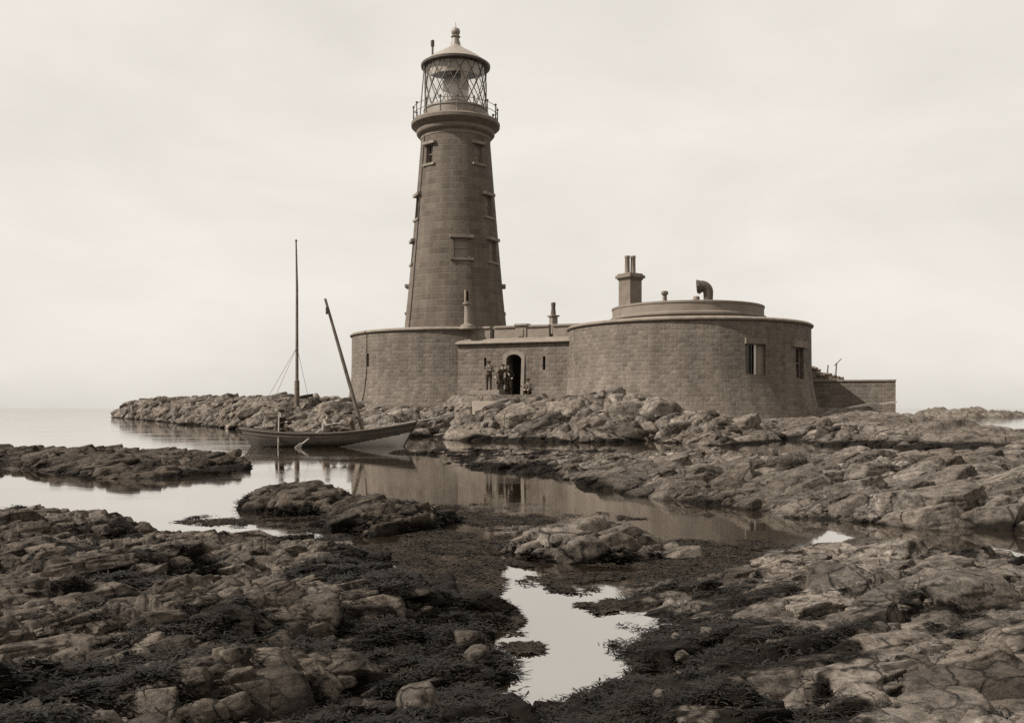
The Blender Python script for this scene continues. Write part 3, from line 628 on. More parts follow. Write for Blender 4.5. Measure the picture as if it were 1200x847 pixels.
# ------------------------------------------------------------------ round walls
def drum(root, cx, cy, r, flare, zb, zt, floor):
    prof = [(r-0.45, floor), (r-0.45, zt-0.16), (r, zt-0.16)]
    for z in np.linspace(zt-0.4, zb, 22):
        t = max(0, (zt-2.2-z)/(zt-2.2-zb)); prof.append((r+0.05*(zt-z)/(zt-zb)+flare*t**1.9, z))
    b = MB().lathe(prof[::-1], (cx, cy, 0), 160, cap=False)
    b.lathe([(0.001, floor+0.0), (r-0.45, floor+0.0)], (cx, cy, 0), 160, cap=False); b.lathe([(0.001, zb), (r+0.05+flare, zb)], (cx, cy, 0), 160, cap=False)
    w = b.build('round_wall', M['brick'], root)
    MB().lathe([(r-0.5, zt-0.157), (r+0.06, zt-0.157), (r+0.13, zt-0.1), (r+0.14, zt-0.03), (r+0.02, zt+0.06), (r-0.3, zt+0.1), (r-0.5, zt+0.1)], (cx, cy, 0), 160, cap=False).build('coping', M['trim'], root)
    return w
rb = thing('round_building', (TX, TY, 1.2), 'low round stone base wall encircling the foot of the lighthouse', 'building')
rw = drum(rb, TX, TY, 7.2, 0.55, 0.6, 6.52, 6.1)
a = R(-49); r = 7.24
cc = [(face_mat((TX+r*math.sin(a), TY-r*math.cos(a), 4.62), a), (0.22, 1.0, 0.85))]; cut(rw, cc)
MB().box((0,0,0), (0.21, 0.03, 0.84), mat=face_mat((TX+(r-0.44)*math.sin(a), TY-(r-0.44)*math.cos(a), 4.62), a)).build('slit_window', M['void'], rb, 0)

FX, FY = 10.45, 56.0
fort = thing('round_fort', (FX, FY, 0.8), 'broad round stone keepers quarters with chimney and vent cowl on its stepped roof', 'building')
fw = drum(fort, FX, FY, 7.06, 0.72, 0.3, 6.24, 5.95)
cuts = []
def fwin(px, Y0, z, w, h, dbl):
    # angle on the drum whose face shows at photo column px
    best = min((abs(600+F*(FX+7.1*math.sin(t))/(FY-7.1*math.cos(t))-px), t) for t in np.linspace(-1.5, 1.36, 4000))[1]
    rr = 7.12+0.02; return best, (FX+rr*math.sin(best), FY-rr*math.cos(best), z)
a, c = fwin(886, 0, 4.05, 1.2, 1.5, True); cuts.append(window(fort, c, a, 1.25, 1.62, 'pane', False, False, side=0.0, depth=0.4))
mt = face_mat(c, a); wn_ = [o for o in fort.children if o.name.startswith('window')][-1]
MB().box((0,0,0), (0.16, 0.1, 1.6), mat=mt @ Matrix.Translation((0.12, 0.26, 0))).build('mullion', M['trimdk'], wn_, 0)
MB().box((0,0,0), (0.10, 0.05, 1.58), mat=mt @ Matrix.Translation((-0.02, 0.13, 0))).build('shutter', M['hulllt'], wn_, 0)
MB().box((0,0,0), (0.42, 0.03, 1.56), mat=mt @ Matrix.Translation((0.41, 0.28, 0))).build('shutter', M['blind'], wn_, 0)
sur = MB(); 
sur.box((0,0,0), (1.3, 0.2, 0.3), mat=mt @ Matrix.Translation((0, 0.065, 0.965))); sur.build('surround', M['cornice'], wn_, 0)
a, c = fwin(938, 0, 3.95, 0.9, 1.6, False); cuts.append(window(fort, c, a, 0.95, 1.7, 'pane', False, True, depth=0.4))
wn_ = [o for o in fort.children if o.name.startswith('window')][-1]; mt = face_mat(c, a)
MB().box((0,0,0), (1.7, 0.2, 0.35), mat=mt @ Matrix.Translation((0, 0.06, 1.03))).build('lintel', M['trimdk'], wn_, 0)
a = R(104); c = (FX+7.12*math.sin(a), FY-7.12*math.cos(a), 4.0); cuts.append(window(fort, c, a, 0.95, 1.5, 'pane', True, True))
cut(fw, cuts)
MB().lathe([(4.5,5.9), (4.5,6.66), (4.58,6.69), (4.58,6.8), (4.5,6.83), (4.44,6.87), (4.44,7.3), (4.48,7.32), (4.48,7.42), (4.4,7.45), (2.5,7.48), (0.01,7.52)], (FX, FY, 0), 128, cap=False).build('upper_roof', M['render'], fort)
# chimney
cp = P(738.5, 355, 54.5); ch = MB(); rz = R(38)
ch.box((cp.x, cp.y, 7.9), (0.95, 0.95, 2.0), rz); chm = ch.build('chimney', M['cornice'], fort, 0, 0.02)
cpb = MB(); cpb.box((cp.x, cp.y, 8.95), (1.06, 1.06, 0.1), rz); cpb.box((cp.x, cp.y, 9.09), (1.24, 1.24, 0.18), rz); cpb.box((cp.x, cp.y, 9.23), (1.06, 1.06, 0.1), rz); cpb.build('cap', M['cornice'], chm, 0, 0.03)
for d in (-0.17, 0.17):
    MB().lathe([(0.15,9.27), (0.14,10.18), (0.155,10.2), (0.155,10.32), (0.09,10.32), (0.09,9.8)], (cp.x+d, cp.y+0.1*d, 0), 12).build('chimney_pot', M['trimdk'], chm)
for px, top, r, Y in ((779, 341, 0.13, 55.5), (816, 347, 0.12, 53.5)):
    q = P(px, top, Y); MB().lathe([(r,7.2), (r,q.z-0.25), (r*1.6,q.z-0.2), (r*1.6,q.z-0.06), (r*1.1,q.z), (0.01,q.z+0.02)], (q.x, q.y, 0), 14).build('vent_pipe', M['trimdk'], fort)
q = P(830, 354, 53.0); cw = MB(); pts = [Vector((q.x, q.y, 7.2)), Vector((q.x, q.y, 7.95))]; rs = [0.24, 0.28]
for k in range(1, 9):
    t = k/8*R(100); pts.append(Vector((q.x-0.36+0.36*math.cos(t), q.y, 8.0+0.36*math.sin(t)+0.0))); rs.append(0.28+0.06*k/8)
pts.append(pts[-1]+Vector((-0.16, 0, -0.03))); rs.append(0.42)
cw.path(pts, rs, 16); vc = cw.build('vent_cowl', M['iron'], fort)
e = pts[-1]; MB().tube(e+Vector((-0.002,0,0)), e+Vector((-0.012,0,0)), 0.36, 0.36, 16).build('mouth', M['void'], vc)

# ------------------------------------------------------------------ entrance block between the round walls
A = Vector((-3.36, 58.55, 0)); B = Vector((3.9, 55.55, 0)); dW = (B-A).normalized(); phi = math.atan2(dW.y, dW.x); LW = (B-A).length
ent = thing('entrance_building', (0.2, 57.2, 2.2), 'low stone entrance block with arched doorway linking the two round walls', 'building')
def wp(u, v, z): return A+dW*u+Vector((-dW.y, dW.x, 0))*v+Vector((0, 0, z))       # u along the wall, v into it
zt, zb = 5.42, 0.9
du = (P(602.5, 0, 57).x-A.x)/dW.x; dw, dz = 1.0, 4.35
def batter(z): return -0.02-0.5*max(0, (4.2-z)/(4.2-zb))**1.9
rows = list(np.linspace(zb, zt, 13)); wl = MB(); nu = 2
vs, fs, uv = [], [], []
for z in rows: vs += [wp(0, batter(z), z), wp(LW, batter(z), z)]
for i in range(len(rows)-1):
    fs.append((2*i, 2*i+1, 2*i+3, 2*i+2)); uv.append(((0, rows[i]), (LW, rows[i]), (LW, rows[i+1]), (0, rows[i+1])))
n0 = len(vs); vs += [wp(0, 3.0, zb), wp(LW, 3.0, zb), wp(LW, 3.0, zt), wp(0, 3.0, zt)]; l = 2*(len(rows)-1)
fs += [(l, l+1, n0+2, n0+3), (n0+1, n0, n0+3, n0+2), (1, 0, n0, n0+1), tuple([0]+[2*i for i in range(1, len(rows))]+[n0+3, n0]), tuple([2*i+1 for i in range(len(rows))][::-1]+[n0+1, n0+2])]
uv += [((0,0),)*4, ((0,0),)*4, ((0,0),)*4]
def sideuv(f): return tuple(((vs[i]-A).dot(Vector((-dW.y, dW.x, 0))), vs[i].z) for i in f)
uv += [sideuv(fs[-2]), sideuv(fs[-1])]
wl.add(vs, fs, 0, uv); ew = wl.build('wall', M['brick'], ent, 20)
mW = lambda u, v, z: Matrix.Translation(wp(u, v, z)) @ Matrix.Rotation(phi, 4, 'Z')
ub = [(P(px, 0, Y).x-A.x)/dW.x for px, Y in ((568.5, 57.4), (637.5, 56.6))]
bx = [(mW(du, 0.0, (zb+dz)/2+0.4), (dw, 2.4, dz-zb-0.8+0.8))]
bx = [(mW(du, 0, (2.3+dz)/2), (dw, 2.4, dz-2.3))]
for u in ub: bx.append((mW(u, 0, 4.2), (0.17, 1.0, 0.82)))
# arch: wedge of boxes approximating the segmental head
for k in range(9):
    x = -dw/2+dw*(k+0.5)/9; hgt = 0.42*math.sqrt(max(0, 1-(2*x/dw)**2*0.9)); bx.append((mW(du+x, 0, dz+hgt/2-0.01), (dw/9+0.001, 2.4, hgt+0.02)))
for b_ in bx: cut(ew, [b_])
for u in ub: MB().box((0,0,0), (0.165, 0.03, 0.81), mat=mW(u, 0.47, 4.2)).build('slit_window', M['void'], ent, 0)
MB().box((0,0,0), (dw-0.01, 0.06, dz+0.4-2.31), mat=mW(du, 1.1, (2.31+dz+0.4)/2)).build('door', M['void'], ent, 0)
# door surround: arch ring stones
ar = MB(); pts = [(-dw/2, 2.3), (-dw/2, dz)]+[(-dw/2+dw*k/12, dz+0.42*math.sqrt(max(0, 1-(2*(-dw/2+dw*k/12)/dw)**2*0.9))) for k in range(13)]+[(dw/2, dz), (dw/2, 2.3)]
cen = (0, 3.6); o2 = [(x*1.42, z+(0.22 if z > dz-0.01 else 0)) for x, z in pts]; vs = []; k_ = len(pts)
for (x, z), (X_, Z_) in zip(pts, o2):
    bt = batter(max(z, 3.0))
    for q_, zz_ in ((x, z), (X_, Z_)):
        for v_ in (-0.045, 0.3): vs.append(wp(du+q_, batter(zz_)+v_, zz_))
fs = []
for i in range(k_-1):
    a0, a1 = 4*i, 4*(i+1)
    fs += [(a0, a0+2, a1+2, a1), (a0+2, a0+3, a1+3, a1+2), (a0+1, a0, a1, a1+1)]
ar.add(vs, fs); ar.build('door_surround', M['trimdk'], ent, 30)
# sloped coping over the wall, set-back parapet with embrasures and a plaque pedestal
sc = MB(); prof = [(-0.22, 5.40), (-0.24, 5.47), (-0.2, 5.52), (0.62, 5.80), (0.62, 5.40)]
vs = [wp(-0.12, v, z) for v, z in prof]+[wp(LW, v, z) for v, z in prof]; n = len(prof)
sc.add([v+Vector((0,0,0.022)) for v in vs], [tuple(range(n))[::-1], tuple(range(n, 2*n))]+[(i, (i+1) % n, n+(i+1) % n, n+i) for i in range(n)]); sc.build('coping', M['trim'], ent, 0, 0.02)
pa = MB(); pc = MB(); e0 = (P(572, 0, 58).x-A.x)/dW.x; e1 = (P(641, 0, 56.6).x-A.x)/dW.x; ep = (P(606, 0, 57.4).x-A.x)/dW.x
def para(u0, u1):
    pa.box((0,0,0), (u1-u0, 0.4, 0.95), mat=mW((u0+u1)/2, 0.85, 5.95)); pc.box((0,0,0), (u1-u0+0.02, 0.56, 0.15), mat=mW((u0+u1)/2, 0.84, 6.5))
para(0.35, e0-0.14); para(e0+0.14, ep-0.36); para(ep+0.36, e1-0.13); para(e1+0.13, LW)
o_ = pa.build('parapet', M['trimdk'], ent, 0); pc.build('parapet_coping', M['trim'], ent, 0, 0.04)
pb = MB(); pb.box((0,0,0), (0.7, 0.5, 1.0), mat=mW(ep, 0.84, 6.02)); pq = pb.build('pedestal', M['trim'], ent, 0)
MB().box((0,0,0), (0.9, 0.7, 0.14), mat=mW(ep+0.03, 0.84, 6.6)).build('cap', M['trim'], pq, 0, 0.03)
MB().box((0,0,0), (0.36, 0.06, 0.44), mat=mW(ep, 0.58, 6.1)).build('plaque', M['trimdk'], pq, 0, 0.01)
MB().box((0,0,0), (LW-0.6, 1.9, 0.1), mat=mW(LW/2+0.2, 2.05, 5.85)).build('roof', M['render'], ent, 0)
# little flue on the parapet in front of the tower, and the stub chimney to the right
q = P(547.5, 384, 58.4); fl_ = MB().lathe([(0.5,6.4), (0.42,6.62), (0.24,6.72), (0.19,6.8), (0.17,7.9), (0.28,7.94), (0.28,8.04), (0.17,8.06)], (q.x, q.y, 0), 16); fl_.box((q.x, q.y, 8.45), (0.3, 0.3, 0.8), 0.3)
flo = fl_.build('flue', M['trimdk'], ent); MB().box((q.x+0.03, q.y-0.166, 8.45), (0.12, 0.03, 0.6), 0.3).build('opening', M['void'], flo, 0)
q = P(648.5, 380, 59.0); c2 = MB(); c2.box((q.x, q.y, 6.7), (0.4, 0.4, 1.1), 0.5); c2.box((q.x, q.y, 7.27), (0.58, 0.58, 0.1), 0.5)
c2o = c2.build('chimney', M['trimdk'], ent, 0, 0.02); MB().lathe([(0.17,7.32), (0.12,7.85), (0.14,7.9), (0.14,8.12), (0.08,8.12), (0.08,7.6)], (q.x, q.y, 0), 12).build('chimney_pot', M['iron'], c2o)

# stone landing step before the door
st = MB(); st.box((0,0,0), (1.9, 0.9, 0.3), mat=mW(du-1.25, -1.15, 2.42))
tag(st.build('stone_step', M['trimdk'], None, 0, 0.03), 'pale stone landing step outside the arched doorway', 'step')
sp = MB(); s0 = P(556, 466, 54.8); 
top = [P(552,468,55.5), P(590,466,55.5), P(577,497,47.5), P(557,497,47.5)]
sp.add([v+Vector((0,0,0.12)) for v in top]+[v-Vector((0,0,1.2)) for v in top], [(0,1,2,3)[::-1], (4,5,6,7), (0,1,5,4), (1,2,6,5), (2,3,7,6), (3,0,4,7)])
tag(sp.build('slipway', M['render'], None, 0, 0.05), 'pale stone slip sloping down the rocks below the doorway', 'slipway')

# ------------------------------------------------------------------ yard wall, timber, planks, flagstaff
yw = thing('yard_wall', (21, 60, 1.5), 'plain dark boundary wall running out to the right of the round fort', 'wall')
ww = MB(); p0 = Vector((16.4, 60.4, 0)); p1 = P(1049, 470, 58.6); p1.z = 0; dd = (p1-p0); an = math.atan2(dd.y, dd.x); ln = dd.length
def yb(mbx, u, v, z, sx, sy, sz): mbx.box((0,0,0), (sx, sy, sz), mat=Matrix.Translation(p0+dd.normalized()*u+Vector((0,0,z))) @ Matrix.Rotation(an, 4, 'Z') @ Matrix.Translation((0, v, 0)))
zz0, zz1 = 0.9, 3.16
vs = [(0, -0.2, zz0), (ln, -0.2, zz0), (ln, 0.2, zz0), (0, 0.2, zz0), (0, -0.2, zz1), (ln, -0.2, zz1), (ln, 0.2, zz1), (0, 0.2, zz1)]
mtw = Matrix.Translation(p0) @ Matrix.Rotation(an, 4, 'Z')
fs = [(3,2,1,0), (4,5,6,7), (0,1,5,4), (1,2,6,5), (2,3,7,6), (3,0,4,7)]
ww.add([mtw @ Vector(v) for v in vs], fs, 0, [tuple(((vs[i][0]+vs[i][1]), vs[i][2]) for i in f) for f in fs]); ww.build('wall', M['brick'], yw, 0)
cpw = MB(); yb(cpw, ln/2, 0, 3.22, ln+0.06, 0.52, 0.12); cpw.build('coping', M['trim'], yw, 0, 0.02)
rd = random.Random(5); tp = MB(); base = P(968, 444, 59.2)
for k in range(120):
    x = base.x-1.6+2.6*rd.random(); z = 3.3+rd.random()*0.95*max(0.12, 1-max(0, (x-base.x+0.9)/1.7)); l_ = 0.5+0.9*rd.random(); a = rd.random()*PI; e_ = rd.gauss(0, 0.25)
    d_ = Vector((math.cos(a)*math.cos(e_), math.sin(a)*math.cos(e_)*0.3, math.sin(e_)))*l_/2; c_ = Vector((x, 59.9+rd.random()*0.5, z)); tp.tube(c_-d_, c_+d_, 0.05+0.06*rd.random(), None, 6)
for x, h_ in ((0.3, 0.95), (0.85, 1.1), (-0.6, 0.8)): tp.tube((base.x+x, 60.0, 3.2), (base.x+x+0.1, 60.0, 3.3+h_), 0.05, 0.04, 6)
tp.tube((base.x+0.8, 60, 4.2), (base.x+1.25, 60, 4.65), 0.03, 0.03, 6); tp.box((base.x-0.5, 60.2, 3.45), (1.6, 0.7, 0.5), 0.1)
for i in range(9): tp.box((base.x-1.6+i*0.28, 60.0, 3.25+0.02), (0.25, 0.9, 0.1), 0.02*i)
tag(tp.build('timber_pile', M['timber'], None, 0), 'heap of dark broken timber and spars on the yard wall beside the fort', 'timber pile')
for (a_, b_, lab) in (((990,479,54), (1024,472,55.5), 'short pale plank leaning on the rocks before the yard wall'), ((1000,477,57), (1050,471,57), 'long plank lying along the foot of the yard wall')):
    q0, q1 = P(*a_), P(*b_); mbp = MB(); d_ = (q1-q0); c_ = (q0+q1)/2
    rot = d_.to_track_quat('X', 'Z').to_matrix().to_4x4(); mbp.box((0,0,0), (d_.length, 0.3, 0.09), mat=Matrix.Translation(c_) @ rot)
    tag(mbp.build('plank', M['timberlt'], None, 0), lab, 'plank', 'planks below the yard wall')
fp = P(348, 463, 60); top = P(347, 283, 60)
fs_ = thing('flagstaff', (fp.x, fp.y, 2.0), 'tall bare flagstaff standing on the rocks behind the boat', 'flagstaff')
MB().tube((fp.x, fp.y, 1.6), (fp.x, fp.y, 3.25), 0.17, 0.16, 8).build('base', M['timber'], fs_)
MB().path([Vector((fp.x, fp.y, 2.2)), Vector((fp.x, fp.y, 9.2)), Vector((top.x, top.y, top.z))], [0.11, 0.08, 0.045], 8).build('pole', M['timber'], fs_)
MB().path([Vector((top.x, top.y, top.z)), Vector((top.x, top.y, top.z+0.12))], [0.09, 0.05], 8).build('truck', M['timber'], fs_)
for (px, py, Y) in ((312,464,62), (321,464,58), (362,466,62)):
    g = P(px, py, Y); g.z = 2.0; MB().tube(Vector((fp.x, fp.y, 5.4)), g, 0.012, 0.012, 5).build('stay', M['rope'], fs_)

# ------------------------------------------------------------------ boat
BY = 36.9; bl, br_ = P(283, 503, BY).x, P(488, 497, BY).x; BL = br_-bl; bcx = (bl+br_)/2
boat = thing('rowing_boat', (bcx, BY, 0), 'long dark double-ended boat with pale lower stern lying in the channel', 'boat')
def sheer(t): return 0.52+0.20*(1-t/0.42)**2 if t < 0.42 else 0.52+0.43*((t-0.42)/0.58)**2
def half(t): return 1.0*max(0.0, 1-abs((t-0.48)/0.52)**2.6)**0.75*0.95
def keelz(t): return -0.32+0.1*t
NS, NV = 110, 36
def sect(i, off=0.0):
    t = i/NS; t = 0.5-0.5*math.cos(PI*t); out = []
    for j in range(NV+1):
        s = j/NV; sh = sheer(t); kz = keelz(t); z = kz+(sh-kz)*s
        y = max(0.012, half(t)-off)*(math.sin(s*PI/2)**0.62) if s > 0 else 0.012
        rake = 0
        if t < 0.12: rake = (1-t/0.12)*(1-s)*0.62
        if t > 0.9: rake = -((t-0.9)/0.1)*(1-s)*0.62
        out.append(Vector((bl+BL*t+rake, y, z)))
    return out
hb = MB(); secs = [sect(i) for i in range(NS+1)]
for side in (-1, 1):
    vs = [Vector((v.x, BY+side*v.y, v.z)) for s_ in secs for v in s_]; fs, mi = [], []
    for i in range(NS):
        t = 0.5-0.5*math.cos(PI*(i+0.5)/NS)
        for j in range(NV):
            z = sum(vs[k].z for k in (i*(NV+1)+j, i*(NV+1)+j+1, (i+1)*(NV+1)+j, (i+1)*(NV+1)+j+1))/4
            bd = 0.62*max(0, (t-0.55)/0.45)**0.9+(-0.05); sh = sheer(t)
            fs.append((i*(NV+1)+j, (i+1)*(NV+1)+j, (i+1)*(NV+1)+j+1, i*(NV+1)+j+1)); mi.append(2 if z < bd else (1 if sh-0.30 < z < sh-0.13 and t < 0.7 else 0))
    o_ = len(hb.v); hb.v += vs
    for f, m_ in zip(fs, mi): hb.f.append([o_+k for k in f]); hb.m.append(m_)
hull = hb.build('hull', [M['tar'], M['hullmid'], M['hulllt']], boat, 50)
sol = hull.modifiers.new('thick', 'SOLIDIFY'); sol.thickness = 0.03; sol.offset = -1
for side in (-1, 1):
    g = MB(); pts = [Vector((s_[-1].x, BY+side*(s_[-1].y+0.015), s_[-1].z)) for s_ in secs]; g.path(pts, [0.04]*len(pts), 6); g.build('gunwale', M['hullmid'], boat)
    g = MB(); pts = [Vector((s_[-7].x, BY+side*(s_[-7].y+0.012), s_[-7].z)) for s_ in secs[5:-5]]; g.path(pts, [0.025]*len(pts), 6); g.build('rubbing_strake', M['hullmid'], boat)
for t in (0.2, 0.36, 0.52, 0.68, 0.84):
    MB().box((bl+BL*t, BY, 0.36+0.25*max(0, t-0.6)), (0.24, half(t)*1.75, 0.04)).build('thwart', M['timber'], boat, 0)
MB().box((bcx, BY, -0.02), (BL*0.66, 0.9, 0.03)).build('floor_boards', M['timber'], boat, 0)
for t, e in ((0.0, -1), (1.0, 1)):
    s_ = secs[0 if e < 0 else -1]; MB().path([Vector((v.x, BY, v.z)) for v in s_[::3]]+[Vector((s_[-1].x+e*0.02, BY, s_[-1].z+0.1))], [0.045]*(len(s_[::3])+1), 6).build('stem' if e < 0 else 'sternpost', M['tar'], boat)
m0, m1 = P(430, 506, BY), P(381, 350, BY); m0.z = 0.05
mst = MB().path([m0, m0.lerp(m1, 0.6), m1], [0.08, 0.07, 0.05], 10); mo = mst.build('mast', M['timber'], boat)
pk = m0.lerp(m1, 0.925); MB().box((pk.x-0.03, pk.y-0.12, pk.z-0.05), (0.1, 0.1, 0.28), 0.2).build('block', M['iron'], mo, 0, 0.02)
def oar(p0, p1, lab, blade=True):
    d = (p1-p0); o_ = thing('oar', p0, lab, 'oar', 'oars of the boat')
    MB().tube(p0, p0+d*0.78, 0.028, 0.026, 8).build('shaft', M['timberlt'], o_)
    mt = Matrix.Translation(p0+d*0.88) @ d.to_track_quat('X', 'Y').to_matrix().to_4x4(); MB().box((0,0,0), (d.length*0.22, 0.15, 0.03), mat=mt).build('blade', M['timberlt'], o_, 0, 0.01)
oar(P(376,503,36.5), P(346,526,35.4), 'pale oar slanting from the boat side down to the water')
oar(P(327,486,36.2), P(326,527,36.0), 'upright oar held in front of the dark-coated oarsman')
oar(P(455,499,36.8), P(532,486,38.5), 'long pale oar laid out over the boat stern towards the rocks')

# ------------------------------------------------------------------ people
def person(loc, rz, J, caps_extra, label, coat, legs, sc=1.0, head='cap', sleeves=None):
    """one continuous body grown over joints J (local metres, facing -y)"""
    V = {k: Vector(v) for k, v in J.items()}; cap = []
    def c(a, b, r0, r1, m_): cap.append((V[a] if isinstance(a, str) else Vector(a), V[b] if isinstance(b, str) else Vector(b), r0, r1, m_))
    hips, chest, neck, hd = V['hips'], V['chest'], V['neck'], V['head']
    for s in (-1, 1):
        k = 'l' if s < 0 else 'r'; hj = hips+Vector((0.095*s, 0, -0.02))
        cap.append((hj, V[k+'knee'], 0.098, 0.065, 1)); cap.append((V[k+'knee'], V[k+'foot'], 0.066, 0.05, 1))
        cap.append((V[k+'foot']+Vector((0, 0.03, -0.02)), V[k+'foot']+Vector((0.02*s, -0.17, -0.035)), 0.045, 0.038, 3))
        sj = chest+(neck-chest)*0.62+Vector((0.185*s, 0, 0))
        cap.append((chest+(neck-chest)*0.55, sj, 0.085, 0.07, 0)); cap.append((sj, V[k+'elbow'], 0.06, 0.048, 0)); cap.append((V[k+'elbow'], V[k+'hand'], 0.047, 0.033, 0))
        d = (V[k+'hand']-V[k+'elbow']).normalized(); sd = d.cross(Vector((0, 0, 1)))
        sd = sd.normalized() if sd.length > 0.1 else Vector((1, 0, 0)); palm = V[k+'hand']+d*0.055
        cap.append((V[k+'hand'], palm, 0.03, 0.036, 2))
        for q, ln_ in ((-0.03, 0.06), (-0.01, 0.075), (0.01, 0.07), (0.03, 0.055)): cap.append((palm+sd*q+d*0.01, palm+sd*q*1.3+d*ln_+Vector((0, 0, -0.02)), 0.011, 0.009, 2))
        cap.append((V[k+'hand']+sd*0.025+d*0.02, V[k+'hand']+sd*0.062+d*0.06, 0.012, 0.010, 2))
        cap.append((hd+Vector((0.075*s, 0.01, 0)), hd+Vector((0.082*s, 0.015, 0.03)), 0.014, 0.014, 2))
    cap.append((hips+Vector((-0.06,0,0)), hips+Vector((0.06,0,0)), 0.115, 0.115, 1)); 
    for s in (-0.06, 0.06): cap.append((hips+Vector((s,0,0.06)), chest+Vector((s*1.3,0,0)), 0.115, 0.125, 0)); cap.append((chest+Vector((s*1.3,0,0)), chest.lerp(neck, 0.55)+Vector((s*1.4,0,0)), 0.125, 0.09, 0))
    cap.append((neck-Vector((0,0,0.05)), hd, 0.056, 0.055, 2)); cap.append((hd+Vector((0,0.012,0.03)), hd+Vector((0,-0.012,-0.05)), 0.098, 0.07, 2)); cap.append((hd+Vector((0,-0.08,0.0)), hd+Vector((0,-0.105,-0.025)), 0.014, 0.018, 2))
    cap += caps_extra
    mb_ = MB()
    for a, b_, r0, r1, m_ in cap:
        mb_.tube(a, b_, r0, r1, 14)
        mb_.ball(a, r0, 14); mb_.ball(b_, r1, 14)
    root = thing('person', loc, label, 'person'); root.rotation_euler.z = rz; root.scale = (sc,)*3
    me = bpy.data.meshes.new('body'); me.from_pydata(mb_.v, [], mb_.f); ob_ = bpy.data.objects.new('body', me); COL.objects.link(ob_)
    rm = ob_.modifiers.new('r', 'REMESH'); rm.mode = 'VOXEL'; rm.voxel_size = 0.011
    sm = ob_.modifiers.new('s', 'SMOOTH'); sm.iterations = 2; sm.factor = 0.4
    dg = bpy.context.evaluated_depsgraph_get(); dg.update(); me2 = bpy.data.meshes.new_from_object(ob_.evaluated_get(dg)); ob_.modifiers.clear(); ob_.data = me2
    n = len(me2.polygons); cen = np.zeros(n*3); me2.polygons.foreach_get('center', cen); cen = cen.reshape(-1, 3); bd = np.full(n, 9.0); mi = np.zeros(n, np.int32)
    for a, b_, r0, r1, m_ in cap:
        a_ = np.array(a); e_ = np.array(b_)-a_; t = np.clip(((cen-a_) @ e_)/(e_ @ e_+1e-9), 0, 1); d = np.linalg.norm(cen-a_-t[:, None]*e_, axis=1)-(r0+(r1-r0)*t); k = d < bd; bd = np.where(k, d, bd); mi = np.where(k, m_, mi)
    me2.materials.clear()
    for q in (coat, legs, 'skin', 'navy'): me2.materials.append(M[q])
    me2.polygons.foreach_set('material_index', mi); me2.polygons.foreach_set('use_smooth', [True]*n); ob_.parent = root
    def child(nm, mbx, mt):
        o_ = mbx.build(nm, mt, None, 50); o_.parent = root; return o_
    h = MB()
    for s in (-1, 1): child('eye', MB().ball(hd+Vector((0.034*s, -0.088, 0.012)), 0.012, 8), M['void'])
    if head == 'cap':
        h.lathe([(0.103,0.03), (0.112,0.05), (0.125,0.085), (0.12,0.11), (0.06,0.135), (0.005,0.14)], hd+Vector((0,0.01,0)), 18); h.lathe([(0.104,0.03), (0.17,0.02), (0.17,0.032), (0.104,0.045)], hd+Vector((0,-0.005,0)), 14, cap=False, a0=R(-60), a1=R(60)); child('cap', h, M['navy'])
    else:
        h.lathe([(0.1,-0.03), (0.112,0.03), (0.105,0.08), (0.06,0.12), (0.005,0.135)], hd+Vector((0,0.022,0)), 18); child('hair', h, M[head])
    return root
STAND = dict(hips=(0,0,0.92), chest=(0,0,1.24), neck=(0,0,1.48), head=(0,-0.015,1.62), lknee=(-0.11,-0.02,0.5), rknee=(0.11,-0.02,0.5), lfoot=(-0.12,0.02,0.075), rfoot=(0.12,0.02,0.075),
             lelbow=(-0.3,0.0,1.15), relbow=(0.3,0.0,1.15), lhand=(0.08,-0.2,1.19), rhand=(-0.08,-0.23,1.15))
zs = 2.575
pq0 = P(573, 458, 57.1); person((pq0.x, pq0.y, zs), R(-15), STAND, [], 'man standing with folded arms on the step, outermost of those by the doorway', 'serge', 'navy', 1.02)
BEND = dict(STAND, hips=(0,0.12,0.86), chest=(0,-0.08,1.15), neck=(0,-0.22,1.36), head=(0.0,-0.3,1.47), lelbow=(-0.33,-0.1,1.05), relbow=(0.3,-0.3,1.12), lhand=(-0.48,-0.25,0.85), rhand=(0.28,-0.55,1.0), lknee=(-0.14,-0.1,0.47), rknee=(0.14,-0.02,0.48), lfoot=(-0.16,0.05,0.075), rfoot=(0.16,0.1,0.075))
pq1 = P(587, 458, 56.9); person((pq1.x, pq1.y, zs), R(25), BEND, [], 'man in peaked cap stooping forward beside the doorway', 'serge', 'navy', 0.97)
REACH = dict(STAND, chest=(-0.03,-0.02,1.24), neck=(-0.06,-0.03,1.47), head=(-0.07,-0.05,1.61), lelbow=(-0.42,-0.12,1.36), lhand=(-0.66,-0.2,1.38), relbow=(0.27,0.02,1.14), rhand=(0.2,-0.2,1.0))
pq2 = P(597, 463, 56.9); person((pq2.x, pq2.y, 2.34), R(-5), REACH, [], 'bareheaded man in dark clothes stretching one arm out before the open doorway', 'navy', 'navy', 1.0, 'serge')
SIT = dict(hips=(0,0.1,0.12), chest=(0,0.04,0.44), neck=(0,0.0,0.68), head=(0,-0.03,0.82), lknee=(-0.14,-0.35,0.2), rknee=(0.14,-0.35,0.2), lfoot=(-0.15,-0.42,-0.22), rfoot=(0.15,-0.42,-0.22), lelbow=(-0.29,-0.06,0.36), relbow=(0.29,-0.06,0.36), lhand=(-0.14,-0.3,0.3), rhand=(0.14,-0.3,0.3))
pq3 = P(619, 463, 55.8); person((pq3.x, pq3.y, 2.3), R(-20), SIT, [], 'dark figure sitting low on the rocks right of the doorway', 'serge', 'navy', 1.0)
